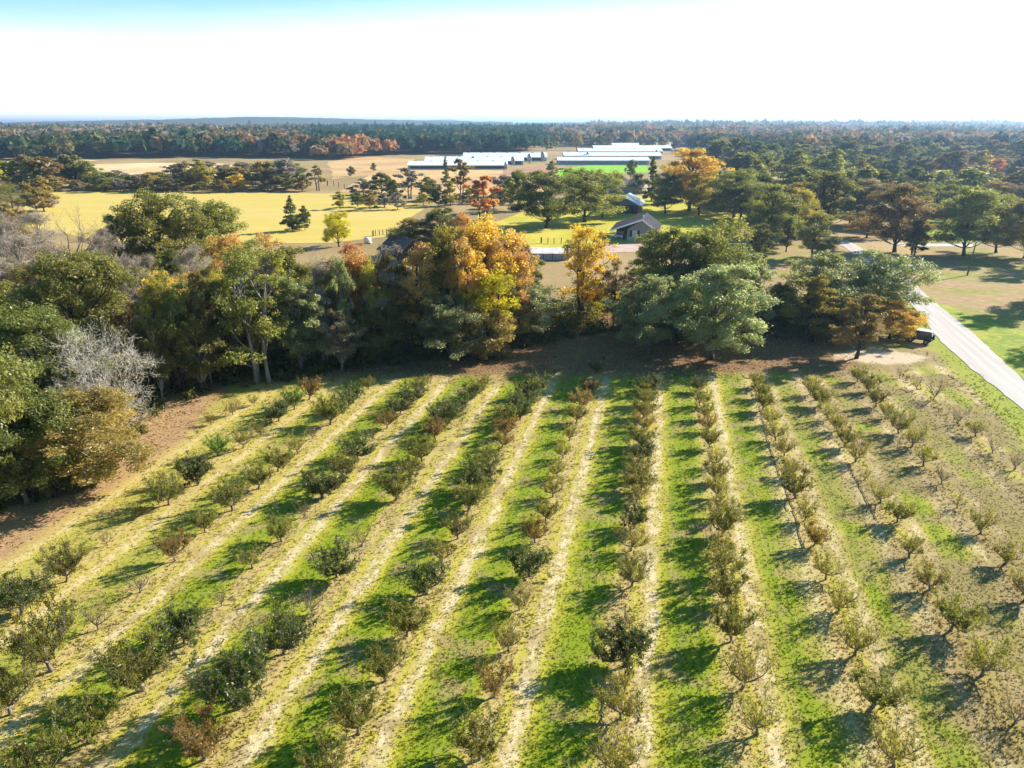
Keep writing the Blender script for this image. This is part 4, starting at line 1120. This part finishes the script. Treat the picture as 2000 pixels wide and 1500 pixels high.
long_barn(1102, 1292, 311.5, 20, 2.6, 4.6, 'second white roofed barn of the right group from the green wheat', M_TEAL, GR)
long_barn(1130, 1294, 302, 20, 2.6, 4.6, 'third white roofed barn of the right group from the green wheat', M_CURTAIN, GR)
long_barn(1160, 1312, 295, 20, 2.6, 4.8, 'fourth white roofed barn of the right group from the green wheat', M_CURTAIN, GR)
long_barn(1197, 1315, 290, 20, 2.8, 5.2, 'hindmost white roofed barn of the right group', M_CURTAIN, GR)
for x0, x1, yb, lab in [(1180, 1222, 259, 'tiny far white roof, leftmost before the horizon woods'), (1228, 1262, 258, 'tiny far white roof in the middle of the far farm'), (1268, 1322, 259.5, 'tiny far white roof at the right end of the far farm'),
                        (1614, 1690, 254, 'lone far white roof among the hazy woods on the right')]:
    long_barn(x0, x1, yb, 26, 4.0, 8.5, lab, M_CURTAIN, 'far white roofs')

def feed_bin(px, yb, h, label):
    x, y = gp(px, yb)
    o = empty('feed_bin', (x, y, 0)); tag(o, label, 'feed bin', 'feed bins by the white barns')
    r = h * .19
    MB().tube([(0, 0, h * .38), (0, 0, h * .86), (0, 0, h)], [r, r, r * .18], 14).build('tank', M_STEEL, o, True)
    MB().tube([(0, 0, h * .16), (0, 0, h * .385)], [r * .2, r * .99], 14).build('hopper', M_STEEL, o, True)
    for i in range(4):
        a = math.pi / 4 + i * math.pi / 2
        MB().tube([(math.cos(a) * r, math.sin(a) * r, 0), (math.cos(a) * r, math.sin(a) * r, h * .5)], .07, 5).build('leg', M_STEEL, o)
for px, yb, h, lab in [(988, 333, 4.6, 'feed bin at the right end of the front left barn'), (1002, 326, 6.2, 'feed bin right of the front left barn, before the second'), (1034, 322, 7.0, 'tall feed bin on the red dirt yard'),
                       (1060, 318, 7.4, 'feed bin at the right end of the back left barn'), (925, 321, 5.2, 'feed bin rising between the left barn roofs'), (1148, 311, 5.5, 'feed bin left of the second right barn'), (1282, 309, 6.2, 'feed bin at the right end of the right barns')]:
    feed_bin(px, yb, h, lab)

# dark gabled house
def gable_house():
    x, y = gp(1217, 417); Y = y
    o = empty('brick_house', (x, y, 0), R(-16)); tag(o, 'dark brick house with light metal roof under the great oaks', 'house')
    w, e, r, L = 8.6, 2.5, 4.7, 13
    MB().prism(gable(w, e, r), 0, L).build('wall', M_BRICK, o)
    roof_mb(w, e, r, 0, L, .55, .15).build('roof', M_ROOF_LIGHT, o)
    MB().prism([(-w / 2, e + .02), (w / 2, e + .02), (0, r - .05)], -.05, -.005).build('gable_board', plain('grey_gable_board', (.20, .20, .23), .8, var=.2, scale=2), o)
    for xx in (-2.3, .9):
        f = MB().box((xx, -.05, 1.45), (1.1, .08, 1.3)).build('window', M_TRIM, o)
        MB().box((xx, -.10, 1.45), (.94, .03, 1.14)).build('pane', M_GLASS, f)
    d = MB().box((2.6, -.05, 1.0), (.95, .08, 2.0)).build('door', M_SHUTTER, o)
    MB().tube([(2.95, -.12, 1.0), (2.95, -.16, 1.0)], .04, 8).build('handle', M_STEEL, d)
gable_house()

def carport_house():
    x, y = gp(1252, 471)
    o = empty('carport_house', (x, y, 0), R(-14)); tag(o, 'low house with dark roof and open carport behind the golden tree', 'house')
    w, e, r, L = 6.4, 2.5, 4.75, 13
    MB().prism(gable(w, e, r), 0, L).build('wall', M_WALL_BEIGE, o)
    MB().box((0, -.06, .45), (w, .10, .9)).build('stone_base', M_STONE, o)
    sl = (r - e) / (w / 2)
    m = MB()
    m.prism([(0, r + .01), (w / 2 + .6, r - sl * (w / 2 + .6) + .01), (w / 2 + .6, r - sl * (w / 2 + .6) + .17), (0, r + .17)], -.6, L + .5)
    xl = -w / 2 - 3.9
    zl = 2.15
    m.prism([(0, r + .17), (xl, zl + .17), (xl, zl + .01), (0, r + .01)], -.6, L + .5)
    m.build('roof', M_ROOF_DARK, o)
    f = MB()
    f.prism([(0.02, r - .2), (w / 2 + .6, r - sl * (w / 2 + .6) - .2), (w / 2 + .6, r - sl * (w / 2 + .6) + .19), (0.02, r + .19)], -.66, -.605)
    f.prism([(-.02, r + .19), (xl, zl + .19), (xl, zl - .15), (-.02, r - .2)], -.66, -.605)
    f.build('fascia', M_TRIM, o)
    MB().box((xl + 2.0, L - .2, 1.15), (3.7, .16, 2.3)).build('carport_wall', M_OLDBOARD, o)
    for yy in (.1, 4.2, 8.4):
        MB().box((xl + .25, yy, 1.07), (.14, .14, 2.14)).build('carport_post', M_TRIM, o)
    wn = MB().box((-1.5, -.05, 1.6), (1.05, .08, 1.4)).build('window', M_TRIM, o)
    MB().box((-1.5, -.105, 1.6), (.88, .03, 1.24)).build('pane', plain('curtained_pane', (.50, .46, .42), .3), wn)
    for xx in (-2.35, -.65):
        MB().box((xx, -.05, 1.6), (.5, .06, 1.5)).build('shutter', M_SHUTTER, o)
    w2 = MB().box((1.7, -.05, 1.6), (1.05, .08, 1.3)).build('window', M_TRIM, o)
    MB().box((1.7, -.105, 1.6), (.88, .03, 1.14)).build('pane', M_GLASS, w2)
    MB().tube([(.25, .4, r), (.25, .4, r + .75)], .11, 8).box((.25, .4, r + .82), (.36, .36, .1)).build('flue_pipe', M_TRIM, o)
    # car in the carport
    c = empty('parked_car', (0, 0, 0)); tag(c, 'pale car facing out of the carport of the low house', 'car')
    M = Matrix.Translation((x, y, 0)) @ Matrix.Rotation(R(-14), 4, 'Z')
    p = M @ Vector((xl + 1.95, 1.0, 0)); c.location = p; c.rotation_euler = (0, 0, R(-14))
    paint = plain('pale_car_paint', (.62, .64, .67), .25, .1, spec=.6)
    b = MB(); b.prism([(-.88, .35), (.88, .35), (.92, .75), (.86, .98), (-.86, .98), (-.92, .75)], 0, 4.5).build('body', paint, c)
    MB().prism([(-.80, .985), (.80, .985), (.66, 1.5), (-.66, 1.5)], 1.35, 3.9).build('cabin', paint, c)
    MB().prism([(-.72, 1.02), (.72, 1.02), (.62, 1.44), (-.62, 1.44)], 1.31, 1.345).build('windscreen', M_GLASS, c)
    MB().box((0, -.03, .55), (1.0, .05, .22)).build('grille', M_BLACK, c)
    MB().box((0, -.04, .36), (1.8, .08, .14)).build('bumper', M_STEEL, c)
    for sx in (-.66, .66):
        MB().box((sx, -.03, .74), (.34, .05, .16), bevel=.02).build('headlight', plain('headlight_lens', (.8, .8, .8), .1, spec=.8), c)
        for yy in (.85, 3.55):
            wh = MB().tube([(sx * 1.22 - .1, yy, .33), (sx * 1.22 + .1, yy, .33)], .33, 16).build('wheel', M_BLACK, c)
            MB().tube([(sx * 1.22 - .12, yy, .33), (sx * 1.22 + .12, yy, .33)], .19, 12).build('rim', M_STEEL, wh)
carport_house()

def far_house():
    x, y = gp(1226, 376)
    o = empty('far_house', (x, y, 0), R(64)); tag(o, 'house with faded pink roof half hidden behind bushes above the dark gable', 'house')
    MB().prism(gable(9, 2.5, 4.6), -7, 7).build('wall', M_WALL_BEIGE, o)
    roof_mb(9, 2.5, 4.6, -7, 7, .5, .15).build('roof', M_ROOF_PINK, o)
    MB().box((4.55, -2, 1.4), (.08, 1.3, 1.1)).build('window', M_GLASS, o)
    MB().box((4.55, 2, 1.0), (.08, 1.0, 2.0)).build('door', M_TRIM, o)
far_house()

def white_shed():
    a, b2 = Vector(gp(1032, 508)), Vector(gp(1112, 508.5))
    L = (b2 - a).length; d = (b2 - a).normalized(); rz = math.atan2(d.y, d.x) - math.pi / 2
    n = Vector((-d.y, d.x)); D = 7.0
    o = empty('metal_shed', (a.x + n.x * D / 2, a.y + n.y * D / 2, 0), rz); tag(o, 'white metal shed with stained low pitched roof, left of the golden tree', 'shed')
    MB().prism(gable(D, 1.3, 1.85), 0, L).build('wall', plain('streaked_grey_metal', (.40, .40, .45), .6, .1, var=.35, scale=2.5, stretch=(1, 3, .2)), o)
    roof_mb(D, 1.3, 1.85, 0, L, .3, .10).build('roof', M_RUST, o)
    for i in range(4):
        MB().box((D / 2 + .02, L * (i + .6) / 4.4, .66), (.06, .12, 1.24)).build('post', M_SHUTTER, o)
white_shed()

def old_barn():
    x, y = gp(806, 512)
    o = empty('wooden_barn', (x, y, 0), R(38)); tag(o, 'old dark board barn with grey metal roof hidden behind the thin trees', 'barn')
    w, e, r, L = 6.0, 2.2, 4.3, 7
    MB().prism(gable(w, e, r), 0, L).build('wall', M_OLDBOARD, o)
    roof_mb(w, e, r, 0, L, .6, .12).build('roof', plain('rusty_roof', (.17, .12, .10), .8, var=.5, scale=1.5), o)
    MB().box((0, -.05, 1.1), (2.2, .08, 2.2)).build('door', M_SHUTTER, o)
    MB().box((0, -.05, 2.9), (.9, .08, .8)).build('loft_door', M_SHUTTER, o)
old_barn()

def water_tank():
    x, y = gp(718, 475)
    o = empty('water_tank', (x, y, 0)); tag(o, 'small white tank by the field gate above the red tree top', 'tank')
    MB().tube([(0, 0, .25), (0, 0, 1.0), (0, 0, 1.25), (0, 0, 1.38)], [.8, .82, .6, .2], 20).build('drum', M_TRIM, o, True)
    MB().box((0, 0, .12), (1.7, 1.7, .22)).build('plinth', M_STONE, o)
    MB().tube([(0, 0, 1.36), (0, 0, 1.46)], .22, 12).build('lid', M_STEEL, o)
water_tank()

def fence(name, pts, h, label, every=None, wires=3, thick=.09):
    P_ = [Vector((*gp(*q), 0)) for q in pts]
    o = empty(name, P_[0]); tag(o, label, 'fence')
    for i, q in enumerate(P_):
        l = q - P_[0]
        t = thick * (1.9 if i == 0 else 1)
        MB().box((l.x, l.y, h / 2), (t, t, h), bevel=.01).build('post', M_WOOD, o)
    for k_ in range(wires):
        MB().tube([(p_ - P_[0]) + Vector((0, 0, h * (.35 + .28 * k_))) for p_ in P_], .012, 4).build('wire', M_STEEL, o)
fence('post_fence', [(729, 461.5), (734, 460.5), (741, 459.5), (748, 459), (755, 458.5), (764, 458)], 1.35, 'post and wire fence at the near corner of the hay field', thick=.16)
fence('post_fence', [(1057, 475), (1070, 475.5), (1082, 476), (1096, 476.5)], 1.3, 'row of dark fence posts on the lawn above the white shed', thick=.16)
fence('post_fence', [(640, 362), (652, 363), (662, 366), (673, 369), (690, 371)], 2.0, 'leaning dark posts at the pasture edge by the red brown tree', thick=.25)

def pole():
    x, y = gp(1889, 538); x2, y2 = gp(1901, 538)
    o = empty('utility_pole', (x, y, 0)); tag(o, 'dark leaning wooden pole on the leaf strewn grass right of the road', 'pole')
    MB().tube([(0, 0, -.1), (.16, 0, 3.0), (.34, 0, 5.9)], [.15, .12, .09], 10).build('shaft', M_WOOD, o, True)
    MB().tube([(.325, 0, 5.6), (.34, 0, 5.93)], .12, 10).build('cap', M_STEEL, o)
pole()

def hose(pts, label):
    P_ = [Vector((*gp(*q), .05)) for q in pts]
    rng = random.Random(len(pts)); fine = []
    for a, b2 in zip(P_[:-1], P_[1:]):
        for j in range(6):
            q = a.lerp(b2, j / 6); fine.append((q.x + rng.uniform(-.07, .07), q.y, .05))
    fine.append(tuple(P_[-1]))
    o = MB().tube(fine, .028, 6).build('irrigation_hose', M_HOSE, None, True)
    tag(o, label, 'hose', 'irrigation hoses along the rows')
hose([(1484, 792), (1496, 845), (1508, 885), (1521, 925), (1541, 970), (1556, 1015), (1569, 1068)], 'long black hose lying along the fourth orchard row from the road')
hose([(1655, 905), (1668, 930), (1682, 955), (1697, 985), (1712, 1015)], 'black hose lying along the third orchard row from the road')
hose([(1249, 1350), (1248.5, 1380), (1248, 1412)], 'short dark pipe lying right of the centre row near the camera')
hose([(1180, 1358), (1178, 1392), (1176, 1428)], 'short dark pipe lying left of the centre row near the camera')

# ------------------------------------------------------------------ the jeep parked by the road
def jeep():
    a = Vector(gp(1820, 673)); 
    rz = math.atan2(*(Vector((a.x - gp(1768, 664)[0], a.y - gp(1768, 664)[1]))).yx)   # local +x towards the spare wheel end
    o = empty('parked_jeep', (a.x - 1.35 * math.cos(rz), a.y - 1.35 * math.sin(rz), 0), rz)
    o.scale = (.80, .80, .86)
    tag(o, 'boxy dark jeep with pale hard top parked under the trees beside the road', 'jeep')
    dark = plain('dark_jeep_paint', (.03, .035, .045), .3, .2, spec=.6)
    pale = plain('pale_hard_top', (.62, .68, .76), .4)
    m = MB(); m.box((-.05, 0, .82), (3.3, 1.45, .55), bevel=.08); m.box((-1.25, 0, 1.08), (.95, 1.25, .16), bevel=.05); m.build('body', dark, o)
    for sx in (-1.12, 1.0):
        for sy in (-.78, .78):
            MB().box((sx, sy * 1.0, .98), (.95, .30, .10), bevel=.04).build('fender', dark, o)
            w = MB().tube([(sx, sy - .13, .40), (sx, sy - .06, .40), (sx, sy + .06, .40), (sx, sy + .13, .40)], [.36, .40, .40, .36], 22).build('wheel', M_BLACK, o, True)
            MB().tube([(sx, sy - .15, .40), (sx, sy + .15, .40)], .21, 14).build('rim', M_STEEL, w)
    MB().prism([(-.75, 1.09), (1.50, 1.09), (1.44, 1.78), (-.50, 1.78)], -.68, .68).build('cabin', dark, o)
    MB().box((.47, 0, 1.83), (2.15, 1.46, .10), bevel=.04).build('hard_top', pale, o)
    for sy in (-.685, .685):
        for x0, x1 in ((-.45, .30), (.42, 1.35)):
            MB().box(((x0 + x1) / 2, sy, 1.43), (x1 - x0, .02, .50)).build('side_window', M_GLASS, o)
        MB().box((-.1, sy * 1.09, .78), (1.2, .02, .5)).build('door', dark, o)
        MB().box((-.62, sy * 1.28, 1.22), (.10, .18, .16), bevel=.02).build('mirror', M_BLACK, o)
    MB().box((1.50, 0, 1.43), (.03, 1.1, .50)).build('rear_window', M_GLASS, o)
    MB().box((-.72, 0, 1.42), (.04, 1.15, .46)).build('windscreen', M_GLASS, o)
    sp = MB().tube([(1.62, .1, 1.02), (1.68, .1, 1.02), (1.82, .1, 1.02), (1.88, .1, 1.02)], [.33, .38, .38, .33], 22).build('spare_wheel', M_BLACK, o, True)
    MB().tube([(1.87, .1, 1.02), (1.90, .1, 1.02)], .19, 14).build('rim', M_STEEL, sp)
    MB().box((1.68, 0, .55), (.16, 1.5, .16), bevel=.03).build('rear_bumper', M_STEEL, o)
    MB().box((-1.80, 0, .55), (.16, 1.5, .16), bevel=.03).build('front_bumper', M_STEEL, o)
    for sy in (-.5, .5):
        MB().tube([(-1.70, sy, .90), (-1.74, sy, .90)], .10, 12).build('headlight', M_TRIM, o)
        MB().box((1.61, sy * 1.3, .92), (.05, .12, .18)).build('tail_light', plain('tail_light_red', (.35, .02, .02), .3), o)
jeep()

# ------------------------------------------------------------------ grass on the orchard floor
def grass():
    rng = np.random.default_rng(4)
    pts = []
    for y0, y1, den in [(15, 26, 46), (26, 36, 34), (36, 48, 20), (48, 64, 11), (64, 96, 5)]:
        hw = .78 * y1 + 6
        n = int((y1 - y0) * 2 * hw * den)
        pts.append(np.stack([rng.uniform(-hw, hw, n), rng.uniform(y0, y1, n), np.full(n, 1.0 + (y0 > 36) * .25 + (y0 > 48) * .4)], 1))
    p = np.concatenate(pts)
    u = p[:, 0] * CA - p[:, 1] * SA; v = p[:, 0] * SA + p[:, 1] * CA
    rdist = road_dist_xy(p[:, 0], p[:, 1])
    uc = u - (60 - v) * .001 * np.maximum(u, 0)
    t = ((uc - ROW_0) / ROW_P + 20 + rng.normal(0, .03, len(p))) % 1.0
    track = (t > .12) & (t < .26)
    keep = (rdist < -.25) & ((v < 73.5 + .23 * u) | ((v < 82 + .23 * u) & (rng.random(len(p)) < .30)))
    keep &= ~(track & (rng.random(len(p)) < np.where(u > 9, .30, .48)))
    gx, gy = gp(1715, 697)
    keep &= (((p[:, 0] - gx) * .16) ** 2 + ((p[:, 1] - gy) * .3) ** 2 > .9) | (rng.random(len(p)) < .15)
    keep &= (u > -37.5 - np.maximum(v - 47, 0) * .28) | (rng.random(len(p)) < .12)
    p, u, v, t, track = p[keep], u[keep], v[keep], t[keep], track[keep]
    n = len(p)
    straw = (t < .12) | (t > .82)
    h = rng.uniform(.025, .065, n) * p[:, 2]
    tall = straw & (rng.random(n) < np.where(u > 9, .55, .30)); h[tall] *= rng.uniform(1.4, 2.6, tall.sum())
    B = 4
    ang = rng.uniform(0, 6.283, (n, B)); lean = rng.uniform(.2, 1.0, (n, B)) * h[:, None]
    hb = h[:, None] * rng.uniform(.6, 1.15, (n, B))
    wd = (.020 + .12 * h[:, None]) * rng.uniform(.7, 1.4, (n, B)) * p[:, 2][:, None]
    ox = rng.normal(0, .035, (n, B)) * p[:, 2][:, None]; oy = rng.normal(0, .035, (n, B)) * p[:, 2][:, None]
    bx = p[:, 0][:, None] + ox; by = p[:, 1][:, None] + oy
    V = np.empty((n, B, 3, 3))
    V[:, :, 0] = np.stack([bx - np.sin(ang) * wd, by + np.cos(ang) * wd, np.full_like(bx, -.012)], 2)
    V[:, :, 1] = np.stack([bx + np.sin(ang) * wd, by - np.cos(ang) * wd, np.full_like(bx, -.012)], 2)
    V[:, :, 2] = np.stack([bx + np.cos(ang) * lean, by + np.sin(ang) * lean, hb], 2)
    tint = np.repeat(rng.random((n, B)).reshape(-1), 3)
    V = V.reshape(-1, 3)
    o = put(bpy.data.objects.new('grass', mesh_np('grass', V, np.arange(len(V)).reshape(-1, 3), M_BLADE, False, tint)))
    tag(o, 'short green and straw coloured grass covering the orchard lanes and rows', 'grass', None, 'stuff')
    print('grass tufts', n)
grass()

# ------------------------------------------------------------------ fallen leaves and weeds on the shaded headland
def fallen_leaves():
    rng = np.random.default_rng(8)
    n = 150000
    x = rng.uniform(-75, 40, n); y = rng.uniform(30, 100, n)
    u = x * CA - y * SA; v = x * SA + y * CA
    ve = v - .23 * u
    d = np.where((u < 22) & (ve > 70), np.clip((ve - 70) / 5, 0, 1) * np.clip((92 - ve) / 8, 0, 1), 0)
    d = np.maximum(d, np.where(u < -37.5 - np.maximum(v - 47, 0) * .28, np.clip((-37.5 - u) / 3, 0, 1) * .9, 0))
    lump = .5 + .5 * np.sin(x * .9 + 2 * np.sin(y * .35)) * np.sin(y * .8 + 1.7 * np.sin(x * .4))
    k_ = (rng.random(n) < d * (.35 + .65 * lump)) & (road_dist_xy(x, y) < -1)
    x, y = x[k_], y[k_]; n = len(x)
    a = rng.uniform(0, 6.283, n); s_ = rng.uniform(.05, .13, n); tl = rng.uniform(-.5, .5, (n, 2)) * s_[:, None]
    ca, sa = np.cos(a), np.sin(a); z = .012 + np.abs(tl).sum(1) * .5
    V = np.empty((n, 4, 3))
    V[:, 0] = np.stack([x - ca * s_, y - sa * s_, z - tl[:, 0] * .5], 1); V[:, 1] = np.stack([x + sa * s_ * .6, y - ca * s_ * .6, z + tl[:, 1] * .5], 1)
    V[:, 2] = np.stack([x + ca * s_, y + sa * s_, z + tl[:, 0] * .5], 1); V[:, 3] = np.stack([x - sa * s_ * .6, y + ca * s_ * .6, z - tl[:, 1] * .5], 1)
    V[:, :, 2] = np.maximum(V[:, :, 2], .004)
    m = leafy('fallen_leaf', (.20, .105, .045), (.40, .25, .12), .15, .02, (.50, .36, .20))
    o = put(bpy.data.objects.new('fallen_leaves', mesh_np('fallen_leaves', V.reshape(-1, 3), np.arange(4 * n).reshape(-1, 4), m, False, np.repeat(rng.random(n), 4))))
    tag(o, 'brown and tan fallen leaves strewn over the headland between orchard and woods', 'fallen leaves', None, 'stuff')
fallen_leaves()

# ------------------------------------------------------------------ the air
def haze():
    o = MB().box((0, 7000, 33), (29000, 15500, 70)).build('haze', None)
    m = new_mat('haze_air'); k = NT(m); k.n.remove(k.n['Principled BSDF'])
    v = k.new('ShaderNodeVolumePrincipled')
    v.inputs['Color'].default_value = (.40, .64, 1.0, 1)
    v.inputs['Density'].default_value = HAZE
    v.inputs['Anisotropy'].default_value = .6
    k.l.new(v.outputs[0], k.n['Material Output'].inputs['Volume'])
    o.data.materials.append(m)
    tag(o, 'thin blue air haze over the countryside, thicker with distance', 'haze', None, 'stuff')
HAZE = .00016
haze()
